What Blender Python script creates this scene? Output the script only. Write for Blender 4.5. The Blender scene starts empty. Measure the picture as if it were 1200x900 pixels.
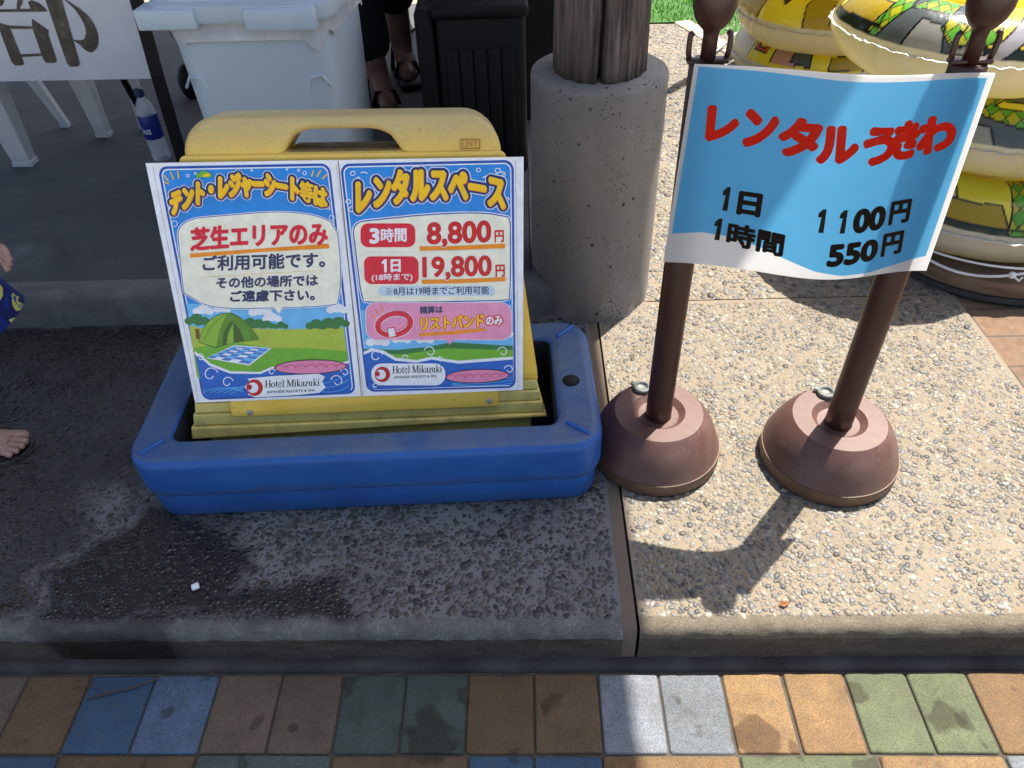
import bpy, bmesh, math, random
import numpy as np
from mathutils import Vector, Matrix
from mathutils.geometry import tessellate_polygon
S = bpy.context.scene
COL = S.collection
R_ = math.radians

# ---------------------------------------------------------------- camera
cam = bpy.data.cameras.new('camera'); cam_o = bpy.data.objects.new('camera', cam); COL.objects.link(cam_o)
cam.sensor_width = 36.0; cam.lens = 885.0/1200*36
cam.clip_start = .02; cam.clip_end = 500
CR = np.array([[.9995, -.0202, -.0226], [.0034, -.6683, .7439], [-.0301, -.7437, -.6679]])
cam_o.matrix_world = Matrix(((CR[0, 0], -CR[0, 1], -CR[0, 2], 0), (CR[1, 0], -CR[1, 1], -CR[1, 2], 0),
                             (CR[2, 0], -CR[2, 1], -CR[2, 2], 1.135), (0, 0, 0, 1)))
S.camera = cam_o
# ---------------------------------------------------------------- light
SUN = Vector((.249, .285, .766)).normalized()
wd = bpy.data.worlds.new('World'); S.world = wd; wd.use_nodes = True
wn = wd.node_tree; sky = wn.nodes.new('ShaderNodeTexSky'); sky.sky_type = 'NISHITA'; sky.sun_disc = False
sky.sun_elevation = math.asin(SUN.z); sky.sun_rotation = math.atan2(SUN.x, SUN.y)
sky.air_density = 1.0; sky.dust_density = 3.0; sky.ozone_density = .6
wn.links.new(sky.outputs[0], wn.nodes['Background'].inputs[0]); wn.nodes['Background'].inputs[1].default_value = .088
sl = bpy.data.lights.new('sun', 'SUN'); sl.energy = 4.5; sl.angle = R_(.5); sl.color = (1, .93, .82)
so = bpy.data.objects.new('sun', sl); COL.objects.link(so); so.rotation_euler = SUN.to_track_quat('Z', 'Y').to_euler()
S.view_settings.view_transform = 'Standard'; S.view_settings.look = 'None'; S.view_settings.gamma = 1
S.view_settings.exposure = 1.42
S.render.engine = 'CYCLES'
S.cycles.max_bounces = 8

rng = np.random.default_rng(7); random.seed(7)
P = .085       # slab level
F = .170       # floor under the shelter

# ---------------------------------------------------------------- helpers
def tag(o, label=None, cat=None, group=None, kind=None):
    if label: o['label'] = label
    if cat: o['category'] = cat
    if group: o['group'] = group
    if kind: o['kind'] = kind
    return o

def empty(name, loc=(0, 0, 0), label=None, cat=None, group=None, rot=None):
    o = bpy.data.objects.new(name, None); COL.objects.link(o); o.location = loc; o.empty_display_size = .1
    if rot is not None: o.rotation_euler = rot
    return tag(o, label, cat, group)

def lin(c):
    return tuple((x/12.92 if x <= .04045 else ((x+.055)/1.055)**2.4) for x in c)

class NT:
    """short-hand for building one procedural material"""
    def __init__(s, name):
        s.m = bpy.data.materials.new(name); s.m.use_nodes = True; s.t = s.m.node_tree
        s.b = s.t.nodes['Principled BSDF']; s.tc = None
    def n(s, typ, **k):
        x = s.t.nodes.new(typ)
        for a, v in k.items():
            if a.startswith('i_'): x.inputs[a[2:].replace('_', ' ')].default_value = v
            else: setattr(x, a, v)
        return x
    def l(s, a, b): s.t.links.new(a, b)
    def co(s, kind='Object'):
        if s.tc is None: s.tc = s.n('ShaderNodeTexCoord')
        return s.tc.outputs[kind]
    def mapped(s, scale=(1, 1, 1), kind='Object', rot=(0, 0, 0)):
        m = s.n('ShaderNodeMapping'); m.inputs['Scale'].default_value = scale; m.inputs['Rotation'].default_value = rot
        s.l(s.co(kind), m.inputs[0]); return m.outputs[0]
    def noise(s, scale, detail=4, rough=.55, vec=None, dist=0):
        x = s.n('ShaderNodeTexNoise'); x.inputs['Scale'].default_value = scale; x.inputs['Detail'].default_value = detail
        x.inputs['Roughness'].default_value = rough; x.inputs['Distortion'].default_value = dist
        s.l(vec if vec is not None else s.co(), x.inputs['Vector']); return x.outputs['Fac']
    def ramp(s, fac, stops):
        r = s.n('ShaderNodeValToRGB'); e = r.color_ramp.elements
        while len(e) < len(stops): e.new(.5)
        for i, (p, c) in enumerate(stops):
            e[i].position = p; e[i].color = (c, c, c, 1) if isinstance(c, (int, float)) else (*c, 1)
        s.l(fac, r.inputs[0]); return r.outputs[0]
    def mix(s, fac, a, b, mode='MIX'):
        x = s.n('ShaderNodeMix', data_type='RGBA', blend_type=mode)
        for sock, v in ((x.inputs['Factor'], fac), (x.inputs['A'], a), (x.inputs['B'], b)):
            if isinstance(v, (int, float)): sock.default_value = v
            elif isinstance(v, tuple): sock.default_value = (*v, 1)
            else: s.l(v, sock)
        return x.outputs['Result']
    def math(s, op, a, b=None):
        x = s.n('ShaderNodeMath', operation=op)
        for i, v in enumerate((a, b)):
            if v is None: continue
            if isinstance(v, (int, float)): x.inputs[i].default_value = v
            else: s.l(v, x.inputs[i])
        return x.outputs[0]
    def attr(s, name, out='Color'):
        return s.n('ShaderNodeAttribute', attribute_name=name).outputs[out]
    def set(s, color=None, rough=None, bump=None, strength=.3, dist=.002, **k):
        def put(sock, v):
            if isinstance(v, (int, float)): sock.default_value = v
            elif isinstance(v, tuple): sock.default_value = (*v, 1) if len(sock.default_value) == 4 else v
            else: s.l(v, sock)
        if color is not None: put(s.b.inputs['Base Color'], color)
        if rough is not None: put(s.b.inputs['Roughness'], rough)
        if bump is not None:
            bn = s.n('ShaderNodeBump'); bn.inputs['Strength'].default_value = strength; bn.inputs['Distance'].default_value = dist
            s.l(bump, bn.inputs['Height']); s.l(bn.outputs[0], s.b.inputs['Normal'])
        for a, v in k.items(): put(s.b.inputs[a.replace('_', ' ')], v)
        return s.m

def simple(name, c, rough=.5, var=.18, scale=14, bump=.15, bscale=60, dirt=None, **k):
    t = NT(name); n1 = t.noise(scale, 5)
    f = t.ramp(n1, [(.3, 1-var), (.7, 1+var*.6)])
    colr = t.mix(1.0, tuple(c), f, 'MULTIPLY')
    if dirt:
        d = t.ramp(t.noise(dirt[1], 6, .65, dist=.6), [(.52, 0.0), (.75, 1.0)])
        colr = t.mix(t.math('MULTIPLY', d, dirt[2]), colr, tuple(dirt[0]))
    r = t.ramp(t.noise(scale*1.7, 4), [(.25, max(rough-.1, .03)), (.75, min(rough+.12, 1))])
    return t.set(colr, r, t.noise(bscale, 5), bump, .0015, **k)

class MB:
    """collects geometry, then links it as ONE mesh object"""
    def __init__(s): s.v = []; s.f = []; s.m = []; s.s = []
    def add(s, vs, fs, mi=0, smooth=False):
        o = len(s.v); s.v.extend([tuple(v) for v in vs])
        for f in fs: s.f.append(tuple(i+o for i in f)); s.m.append(mi); s.s.append(smooth)
        return s
    def mesh(s, me, M=Matrix(), mi=0, smooth=True):
        s.add([M @ v.co for v in me.vertices], [tuple(p.vertices) for p in me.polygons], mi, smooth); return s
    def box(s, lo, hi, mi=0, bev=0, M=Matrix(), smooth=False, seg=2):
        bm = bmesh.new(); bmesh.ops.create_cube(bm, size=1)
        c = [(a+b)/2 for a, b in zip(lo, hi)]; d = [b-a for a, b in zip(lo, hi)]
        for v in bm.verts: v.co = Vector([v.co[i]*d[i]+c[i] for i in range(3)])
        if bev: bmesh.ops.bevel(bm, geom=bm.edges[:], offset=bev, segments=seg, affect='EDGES', profile=.5)
        bm.verts.index_update()
        s.add([M @ v.co for v in bm.verts], [[v.index for v in f.verts] for f in bm.faces], mi, smooth or bool(bev)); bm.free(); return s
    def lathe(s, prof, c=(0, 0, 0), n=48, mi=0, M=Matrix(), fn=None, smooth=True):
        vs = []; fs = []
        for j, (r, z) in enumerate(prof):
            for i in range(n):
                a = 2*math.pi*i/n; rr = r if fn is None else fn(r, a, z)
                vs.append(M @ Vector((c[0]+rr*math.cos(a), c[1]+rr*math.sin(a), c[2]+z)))
        for j in range(len(prof)-1):
            for i in range(n):
                k = (i+1) % n; fs.append((j*n+i, j*n+k, (j+1)*n+k, (j+1)*n+i))
        if prof[0][0] > 1e-6: fs.append(tuple(range(n))[::-1])
        if prof[-1][0] > 1e-6: fs.append(tuple((len(prof)-1)*n+i for i in range(n)))
        return s.add(vs, fs, mi, smooth)
    def tube(s, pts, rad, n=10, mi=0, smooth=True, flat=1.0):
        pts = [Vector(p) for p in pts]; L = len(pts)
        rad = rad if hasattr(rad, '__len__') else [rad]*L
        vs = []; fs = []; up = None
        for i, p in enumerate(pts):
            d = (pts[min(i+1, L-1)]-pts[max(i-1, 0)]).normalized()
            if up is None: up = d.orthogonal().normalized()
            up = (up-d*up.dot(d)).normalized(); w = d.cross(up)
            for k in range(n):
                a = 2*math.pi*k/n; vs.append(p+(up*math.cos(a)+w*math.sin(a)*flat)*rad[i])
        for i in range(L-1):
            for k in range(n):
                q = (k+1) % n; fs.append((i*n+k, i*n+q, (i+1)*n+q, (i+1)*n+k))
        fs.append(tuple(range(n))[::-1]); fs.append(tuple((L-1)*n+k for k in range(n)))
        return s.add(vs, fs, mi, smooth)
    def build(s, name, mats, parent=None, smooth_angle=None, **tags):
        me = bpy.data.meshes.new(name); me.from_pydata(s.v, [], s.f)
        for m in (mats if isinstance(mats, (list, tuple)) else [mats]): me.materials.append(m)
        me.polygons.foreach_set('material_index', s.m); me.polygons.foreach_set('use_smooth', s.s)
        bm = bmesh.new(); bm.from_mesh(me); bmesh.ops.recalc_face_normals(bm, faces=bm.faces[:])
        if smooth_angle:
            for e in bm.edges:
                if len(e.link_faces) == 2 and e.calc_face_angle(0) > R_(smooth_angle): e.smooth = False
        bm.to_mesh(me); bm.free(); me.update()
        o = bpy.data.objects.new(name, me); COL.objects.link(o)
        if parent: o.parent = parent
        tag(o, **tags) if tags else None
        return o

def np_mesh(name, verts, faces, mats, cols=None, wet=None, smooth=True, parent=None):
    """big meshes straight from arrays (faces: quads or tris array)"""
    me = bpy.data.meshes.new(name); nv = len(verts); faces = np.asarray(faces, np.int32); nf, k = faces.shape
    me.vertices.add(nv); me.vertices.foreach_set('co', np.asarray(verts, np.float32).ravel())
    me.loops.add(nf*k); me.loops.foreach_set('vertex_index', faces.ravel())
    me.polygons.add(nf); me.polygons.foreach_set('loop_start', np.arange(0, nf*k, k, dtype=np.int32))
    me.polygons.foreach_set('use_smooth', np.full(nf, smooth, bool))
    if cols is not None:
        a = me.attributes.new('Col', 'FLOAT_COLOR', 'POINT'); a.data.foreach_set('color', np.c_[cols, np.ones(nv)].astype(np.float32).ravel())
    if wet is not None:
        a = me.attributes.new('wet', 'FLOAT', 'POINT'); a.data.foreach_set('value', np.asarray(wet, np.float32))
    for m in mats: me.materials.append(m)
    me.update(calc_edges=True); me.validate()
    o = bpy.data.objects.new(name, me); COL.objects.link(o)
    if parent: o.parent = parent
    return o

def rrect(w, h, r, n=6, cx=0, cy=0):
    out = []
    for sx, sy, a0 in ((1, 1, 0), (-1, 1, 90), (-1, -1, 180), (1, -1, 270)):
        for i in range(n+1):
            a = R_(a0+90*i/n); out.append((cx+sx*(w/2-r)+r*math.cos(a), cy+sy*(h/2-r)+r*math.sin(a)))
    return out

def plate(loops, ext, bev, res=3):
    """2D outlines (holes included) -> bevelled solid mesh datablock, thickness 2*(ext+bev) along z"""
    c = bpy.data.curves.new('tmp', 'CURVE'); c.dimensions = '2D'; c.fill_mode = 'BOTH'
    c.extrude = ext; c.bevel_depth = bev; c.bevel_resolution = res; c.offset = -bev
    for L in loops:
        sp = c.splines.new('POLY'); sp.points.add(len(L)-1); sp.use_cyclic_u = True
        for p, q in zip(sp.points, L): p.co = (q[0], q[1], 0, 1)
    o = bpy.data.objects.new('tmp', c); COL.objects.link(o)
    me = bpy.data.meshes.new_from_object(o.evaluated_get(bpy.context.evaluated_depsgraph_get()))
    bpy.data.objects.remove(o); bpy.data.curves.remove(c); return me

_tx = {}
def glyphs(s):
    if s not in _tx:
        c = bpy.data.curves.new('tmp', 'FONT'); c.body = s; c.resolution_u = 4
        o = bpy.data.objects.new('tmp', c); COL.objects.link(o)
        me = bpy.data.meshes.new_from_object(o.evaluated_get(bpy.context.evaluated_depsgraph_get()))
        v = np.array([(q.co.x, q.co.y) for q in me.vertices]); f = []
        for p in me.polygons:
            q = list(p.vertices)
            for i in range(1, len(q)-1): f.append((q[0], q[i], q[i+1]))
        v -= v.min(0); ext = v.max(0)
        bpy.data.objects.remove(o); bpy.data.curves.remove(c); bpy.data.meshes.remove(me)
        _tx[s] = (v/ext, f, ext)
    return _tx[s]

def homography(src, dst):
    A = []; b = []
    for (x, y), (u, v) in zip(src, dst):
        A += [[x, y, 1, 0, 0, 0, -u*x, -u*y], [0, 0, 0, x, y, 1, -v*x, -v*y]]; b += [u, v]
    h = np.append(np.linalg.solve(np.array(A, float), np.array(b, float)), 1).reshape(3, 3)
    def f(p):
        p = np.atleast_2d(np.asarray(p, float)); q = np.c_[p, np.ones(len(p))] @ h.T
        return q[:, :2]/q[:, 2:]
    return f

class Art:
    """flat printed artwork: stacked layers of ink on one sheet. to2d: drawing units -> sheet metres, to3d: (x, y, height) -> local"""
    def __init__(s, to2d, to3d, step=.00003): s.to2d = to2d; s.to3d = to3d; s.mb = MB(); s.lay = 0; s.step = step; s.mats = []; s.fine = 2e-6
    def mi(s, m):
        if m not in s.mats: s.mats.append(m)
        return s.mats.index(m)
    def raw(s, v2, faces, m, up=True, h=None):
        if up: s.lay += 1
        hh = s.lay*s.step if h is None else h
        s.mb.add([s.to3d(x, y, hh) for x, y in v2], faces, s.mi(m))
    def poly(s, pts, m, up=True):
        v = s.to2d(pts); t = tessellate_polygon([[Vector((x, y, 0)) for x, y in v]])
        s.raw(v, [tuple(x) for x in t], m, up)
    def stroke(s, pts, w, m, up=True, closed=False, taper=False):
        """w in metres, along a polyline given in drawing units; round joins"""
        v = s.to2d(pts); L = len(v); rings = []; out = []; fs = []
        if up: s.lay += 1
        for i in range(L):
            a = v[i-1] if (i > 0 or closed) else v[i]; b = v[(i+1) % L] if (i < L-1 or closed) else v[i]
            d = (b-a)/max(np.linalg.norm(b-a), 1e-9); n = np.array([-d[1], d[0]])
            ww = w*.5*((math.sin(math.pi*(i+.35)/(L-.3))**.7) if taper else 1)
            out += [v[i]+n*ww, v[i]-n*ww]
        for i in range(L if closed else L-1):
            j = (i+1) % L; fs.append((2*i, 2*i+1, 2*j+1, 2*j))
        s.raw(out, fs, m, False)
        if not closed and not taper:
            for e in (v[0], v[-1]):
                s.raw([e+w*.5*np.array([math.cos(a), math.sin(a)]) for a in np.linspace(0, 2*math.pi, 11)[:-1]], [tuple(range(10))], m, False, s.lay*s.step+2e-6)
    def text(s, body, x0, y0, x1, y1, h, layers, arc=0, shear=0):
        """string fitted between (x0,y0) and (x1,y1) (centre line, drawing units, y down); layers: (dilation m, material, dx, dy)"""
        g, f, _ = glyphs(body); t = g[:, 0]; yy = .5-g[:, 1]
        L = math.hypot(x1-x0, y1-y0); lay0 = s.lay
        e = s.to2d([(x0, y0), (x1, y1), ((x0+x1)/2, (y0+y1)/2-h/2), ((x0+x1)/2, (y0+y1)/2+h/2)]); dl = layers[-1][0]
        kx, ky = dl*L/np.linalg.norm(e[1]-e[0]), dl*h/np.linalg.norm(e[3]-e[2]); ux, uy = (x1-x0)/L, (y1-y0)/L
        x0 += ux*kx; y0 += uy*kx; x1 -= ux*kx; y1 -= uy*kx; h -= 2*ky; L -= 2*kx
        X = x0+(x1-x0)*t-yy*h*shear-(y1-y0)/L*0; Y = y0+(y1-y0)*t+yy*h-arc*4*t*(1-t)
        v = s.to2d(np.c_[X, Y])
        for lay in layers:
            dil, m = lay[0], lay[1]; off = np.array(lay[2:4]) if len(lay) > 2 else np.zeros(2)
            s.lay += 1; k = 0
            shifts = [(0, 0)]
            if dil > 0:
                nr = max(1, int(math.ceil(dil/.0013)))
                for q in range(1, nr+1):
                    na = (20 if dil > .004 else 12) if q == nr else 8
                    shifts += [(dil*q/nr*math.cos(2*math.pi*i/na+.3*q), dil*q/nr*math.sin(2*math.pi*i/na+.3*q)) for i in range(na)]
            for sh in shifts:
                s.raw(v+off+np.array(sh), f, m, False, s.lay*s.step+k*s.fine); k += 1
            s.lay += int(k*s.fine/s.step)
        s.top = max(getattr(s, 'top', 0), s.lay); s.lay = lay0
    def build(s, name, parent, **tags):
        return s.mb.build(name, s.mats, parent, **tags)

def ell(cx, cy, rx, ry, n=28, a0=0, a1=360, rot=0):
    out = []
    for i in range(n+(0 if a1-a0 == 360 else 1)):
        a = R_(a0+(a1-a0)*i/n); x, y = rx*math.cos(a), ry*math.sin(a); c, q = math.cos(R_(rot)), math.sin(R_(rot))
        out.append((cx+x*c-y*q, cy+x*q+y*c))
    return out

def inside(pts, poly):
    x, y = pts[:, 0], pts[:, 1]; r = np.zeros(len(x), bool); n = len(poly)
    for i in range(n):
        (x1, y1), (x2, y2) = poly[i], poly[(i+1) % n]
        if y1 == y2: continue
        c = ((y1 > y) != (y2 > y)) & (x < (x2-x1)*(y-y1)/(y2-y1)+x1); r ^= c
    return r
def edge_dist(pts, poly, closed=True):
    d = np.full(len(pts), 1e9); n = len(poly)
    for i in range(n if closed else n-1):
        a = np.array(poly[i], float); b = np.array(poly[(i+1) % n], float); ab = b-a
        t = np.clip(((pts-a) @ ab)/max(ab @ ab, 1e-12), 0, 1)
        d = np.minimum(d, np.linalg.norm(pts-a-t[:, None]*ab, axis=1))
    return d
def vnoise(p, scale, seed=0):
    """cheap smooth 2D value noise"""
    r = np.random.default_rng(seed); G = r.random((64, 64)); q = np.asarray(p)*scale+1000; i = np.floor(q).astype(int); f = q-i; f = f*f*(3-2*f)
    g = lambda a, b: G[(i[:, 0]+a) % 64, (i[:, 1]+b) % 64]
    return (g(0, 0)*(1-f[:, 0])+g(1, 0)*f[:, 0])*(1-f[:, 1])+(g(0, 1)*(1-f[:, 0])+g(1, 1)*f[:, 0])*f[:, 1]

#=====STRUCTURE=====
# ---------------------------------------------------------------- ground
WET = [[(-1.9, 1.41), (-.93, 1.41), (-.761, 1.219), (-.786, 1.017), (-.80, .93), (-.78, .813), (-.83, .64), (-1.9, .60)],
       [(-.736, .811), (-.667, .87), (-.535, .844), (-.492, .77), (-.506, .703), (-.462, .686), (-.436, .637), (-.787, .633), (-.804, .692), (-.766, .775)],
       [(-.50, .70), (-.448, .686), (-.383, .714), (-.309, .70), (-.265, .66), (-.29, .630), (-.46, .628)],
       [(-.775, .64), (-.436, .64), (-.576, .605), (-.481, .562), (-.483, .53), (-.748, .53)],
       [(-1.29, 1.64), (-1.197, 1.66), (-1.11, 1.54), (-1.128, 1.47), (-1.6, 1.46)], [(-1.077, 1.632), (-1.034, 1.63), (-1.012, 1.551), (-1.055, 1.553)]]
def wetness(xy, which=(0, 1, 2, 3)):
    xy = np.asarray(xy, float)
    j = xy+np.c_[vnoise(xy, 18, 1)-.5, vnoise(xy, 18, 2)-.5]*.07+np.c_[vnoise(xy, 70, 3)-.5, vnoise(xy, 70, 4)-.5]*.02
    w = np.zeros(len(xy))
    for k in which:
        s = np.where(inside(j, WET[k]), 1, -1)*edge_dist(j, WET[k]); w = np.maximum(w, np.clip(.5+s/.03, 0, 1)*(.8 if k == 0 else 1))
    if 0 in which:
        w = np.maximum(w, np.where(xy[:, 0] < -.45, np.clip((vnoise(xy, 7, 9)*.7+vnoise(xy, 23, 10)*.3-.5)*5, 0, .85)*np.clip((-.45-xy[:, 0])*6, 0, 1), 0))
    return w

def slab_mat(name, c1, c2, spk):
    t = NT(name); w = t.attr('wet', 'Fac')
    n = t.ramp(t.noise(9, 6, .65), [(.3, 0.), (.72, 1.)]); c = t.mix(n, c1, c2)
    c = t.mix(t.math('MULTIPLY', t.ramp(t.noise(420, 3, .7), [(.42, 0.), (.62, 1.)]), spk), c, (.06, .053, .046))
    st = t.ramp(t.noise(26, 5, .7, dist=.8), [(.63, 0.), (.74, 1.)]); c = t.mix(t.math('MULTIPLY', st, .35), c, (.14, .085, .04))
    c = t.mix(w, c, t.mix(1., c, (.12, .117, .12), 'MULTIPLY'))
    r = t.mix(w, (.88,)*3, (.34,)*3)
    return t.set(c, r, t.noise(500, 4, .7), .35, .0012)
m_cem_shade = slab_mat('shaded_weathered_cement', (0.124, 0.124, 0.127), (0.203, 0.203, 0.203), .45)  # darker, greyer copy of the slab cement: shade painted in beside the weathering
m_cem_sun = slab_mat('sunlit_cream_cement', (0.188, 0.151, 0.104), (0.229, 0.19, 0.136), .25)  # brighter copy of the same cement for the sunlit slab
m_strip = slab_mat('joint_mortar', (0.135, 0.1, 0.0725), (0.165, 0.125, 0.0925), .3)
t = NT('pebble_stone'); w = t.attr('wet', 'Fac'); c = t.mix(t.ramp(t.noise(300, 3), [(.3, .75), (.7, 1.2)]), (0, 0, 0), t.attr('Col')); c = t.mix(1., t.attr('Col'), t.ramp(t.noise(350, 3), [(.3, .75), (.7, 1.15)]), 'MULTIPLY')
c = t.mix(w, c, t.mix(1., c, (.30, .28, .265), 'MULTIPLY')); m_peb = t.set(c, t.mix(w, (.55,)*3, (.22,)*3))
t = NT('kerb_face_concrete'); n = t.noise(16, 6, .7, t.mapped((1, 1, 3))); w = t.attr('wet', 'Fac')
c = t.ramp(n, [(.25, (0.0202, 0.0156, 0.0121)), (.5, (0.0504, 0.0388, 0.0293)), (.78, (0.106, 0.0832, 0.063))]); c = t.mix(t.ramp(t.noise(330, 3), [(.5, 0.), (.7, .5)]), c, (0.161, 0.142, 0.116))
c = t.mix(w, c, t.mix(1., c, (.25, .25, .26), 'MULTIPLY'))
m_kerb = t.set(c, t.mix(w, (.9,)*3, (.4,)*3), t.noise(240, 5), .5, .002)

def sweep_x(name, xs, prof, mats, mat_of, which=(0, 1, 2, 3), tilt=0, parent=None):
    prof = np.array(prof); n, m = len(xs), len(prof)
    X = np.repeat(xs, m); Y = np.tile(prof[:, 0], n); Z = np.tile(prof[:, 1], n)
    Yo = Y.copy(); Y = Y-tilt*X*(Yo < .66)
    Y = Y+(vnoise(np.c_[X, Z*6], 60, 5)-.5)*.004*((Yo < .612) & (Z > .03))
    Z = Z+(vnoise(np.c_[X, Yo], 30, 6)-.5)*.0016*(Yo > .615)
    i = np.arange(n-1)[:, None]*m+np.arange(m-1)[None, :]
    fc = np.stack([i, i+m, i+m+1, i+1], -1).reshape(-1, 4)
    o = np_mesh(name, np.c_[X, Y, Z], fc, mats, wet=wetness(np.c_[X, Y-(P-Z)*.4*(Yo < .62)], which), parent=parent)
    mi = np.tile([mat_of(*prof[j]) for j in range(m-1)], n-1); o.data.polygons.foreach_set('material_index', mi.astype(np.int32))
    tag(o, kind='structure'); return o
prof_front = [(.635, P), (.63, P), (.624, P), (.618, P-.0005), (.612, P-.003), (.607, P-.008), (.604, P-.016), (.6035, P-.022), (.602, .045), (.6015, .03), (.601, .006)]
kt = .0085
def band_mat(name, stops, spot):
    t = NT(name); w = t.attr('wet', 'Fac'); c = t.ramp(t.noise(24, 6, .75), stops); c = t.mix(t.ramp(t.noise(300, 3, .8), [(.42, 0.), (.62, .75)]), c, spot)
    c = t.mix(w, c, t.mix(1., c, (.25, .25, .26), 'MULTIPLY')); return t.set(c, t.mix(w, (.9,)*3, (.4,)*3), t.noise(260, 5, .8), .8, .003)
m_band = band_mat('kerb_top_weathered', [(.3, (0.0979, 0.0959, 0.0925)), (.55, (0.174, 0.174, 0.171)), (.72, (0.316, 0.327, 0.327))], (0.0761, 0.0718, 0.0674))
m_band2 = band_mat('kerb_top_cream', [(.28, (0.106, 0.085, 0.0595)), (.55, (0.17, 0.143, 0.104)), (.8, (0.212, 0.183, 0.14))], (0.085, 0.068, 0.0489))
wm = lambda y, z: 1 if z < P-.018 else (2 if y < .631 else 0)
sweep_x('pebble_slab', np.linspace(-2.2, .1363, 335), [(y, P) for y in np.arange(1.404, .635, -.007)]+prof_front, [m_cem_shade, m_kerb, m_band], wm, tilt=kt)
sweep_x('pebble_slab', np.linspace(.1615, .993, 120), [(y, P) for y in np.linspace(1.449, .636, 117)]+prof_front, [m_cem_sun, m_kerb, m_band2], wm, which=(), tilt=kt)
sweep_x('joint_strip', np.array([.1365, .143, .151, .1575]), [(y, P-.0015) for y in np.arange(1.7, .64, -.02)]+[(.62, P-.002), (.61, P-.006), (.606, P-.016), (.603, .04), (.602, .006)], [m_strip], lambda y, z: 0, which=(), tilt=kt)
sweep_x('pebble_slab', np.arange(.1625, .993, .02), [(y, P) for y in np.linspace(3.495, 1.4525, 102)], [m_cem_sun], lambda y, z: 0, which=())
b = MB(); b.box((-2.2, .64, -.05), (.99, 3.6, P-.012)); b.build('slab_bed', simple('joint_dark', (.05, .042, .035), .95), kind='structure')
# kerb haunch: low concrete strip at the foot of the kerb
t = NT('haunch_concrete'); c = t.ramp(t.noise(12, 3.6, 0.42), [(.3, (0.018, 0.0168, 0.0156)), (.7, (0.06, 0.0558, 0.0528))]); m_haunch = t.set(c, .85, t.noise(260, 5), .6, .003)  # concrete tone lowered to paint the gap's shadow along the kerb foot
xs = np.arange(-2.2, 1.6, .01); pr = [(.606, .012), (.598, .011), (.590, .009), (.585, .004), (.583, -.01)]
sweep_x('kerb_haunch', xs, pr, [m_haunch], lambda y, z: 0, which=(3,), tilt=kt)
# coloured pavers
t = NT('coloured_paver'); c = t.mix(1., t.attr('Col'), t.ramp(t.noise(420, 3, .85), [(.3, .42), (.7, 1.5)]), 'MULTIPLY')
c = t.mix(1., c, t.ramp(t.noise(22, 5, .6), [(.3, .8), (.7, 1.12)]), 'MULTIPLY')
sp = t.ramp(t.noise(15, 3, .5, dist=.4), [(.64, 0.), (.67, 1.)]); c = t.mix(t.math('MULTIPLY', sp, .75), c, t.mix(1., c, (.42, .38, .33), 'MULTIPLY'))
dr = t.ramp(t.noise(40, 5, .75), [(.5, 0.), (.75, 1.)]); c = t.mix(t.math('MULTIPLY', dr, .5), c, (.065, .057, .046))
bl_ = t.ramp(t.noise(6, 6, .65), [(.4, 0.), (.7, .45)]); c = t.mix(bl_, c, t.mix(1., c, (.55, .52, .48), 'MULTIPLY'))
for (sx_, sy_, sr_) in ((-.126, .513, .046), (.628, .518, .030), (.345, .500, .034), (.50, .556, .018), (.20, .42, .03), (-.56, .53, .012), (-.36, .505, .009)):
    vd = t.n('ShaderNodeVectorMath', operation='DISTANCE'); vd.inputs[1].default_value = (sx_, sy_, 0); wv_ = t.n('ShaderNodeVectorMath', operation='ADD'); nz_ = t.n('ShaderNodeTexNoise'); nz_.inputs['Scale'].default_value = 26; t.l(t.co(), nz_.inputs['Vector'])
    vs_ = t.n('ShaderNodeVectorMath', operation='SCALE'); vs_.inputs['Scale'].default_value = sr_*1.3; t.l(nz_.outputs['Color'], vs_.inputs[0]); t.l(t.co(), wv_.inputs[0]); t.l(vs_.outputs[0], wv_.inputs[1]); t.l(wv_.outputs[0], vd.inputs[0])
    mk_ = t.ramp(t.math('DIVIDE', vd.outputs['Value'], sr_*1.25), [(.80, .8), (.95, 0.)]); c = t.mix(mk_, c, t.mix(1., c, (.38, .33, .28), 'MULTIPLY'))
m_pave = t.set(c, .86, t.noise(700, 4, .8), .5, .0015)
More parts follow.
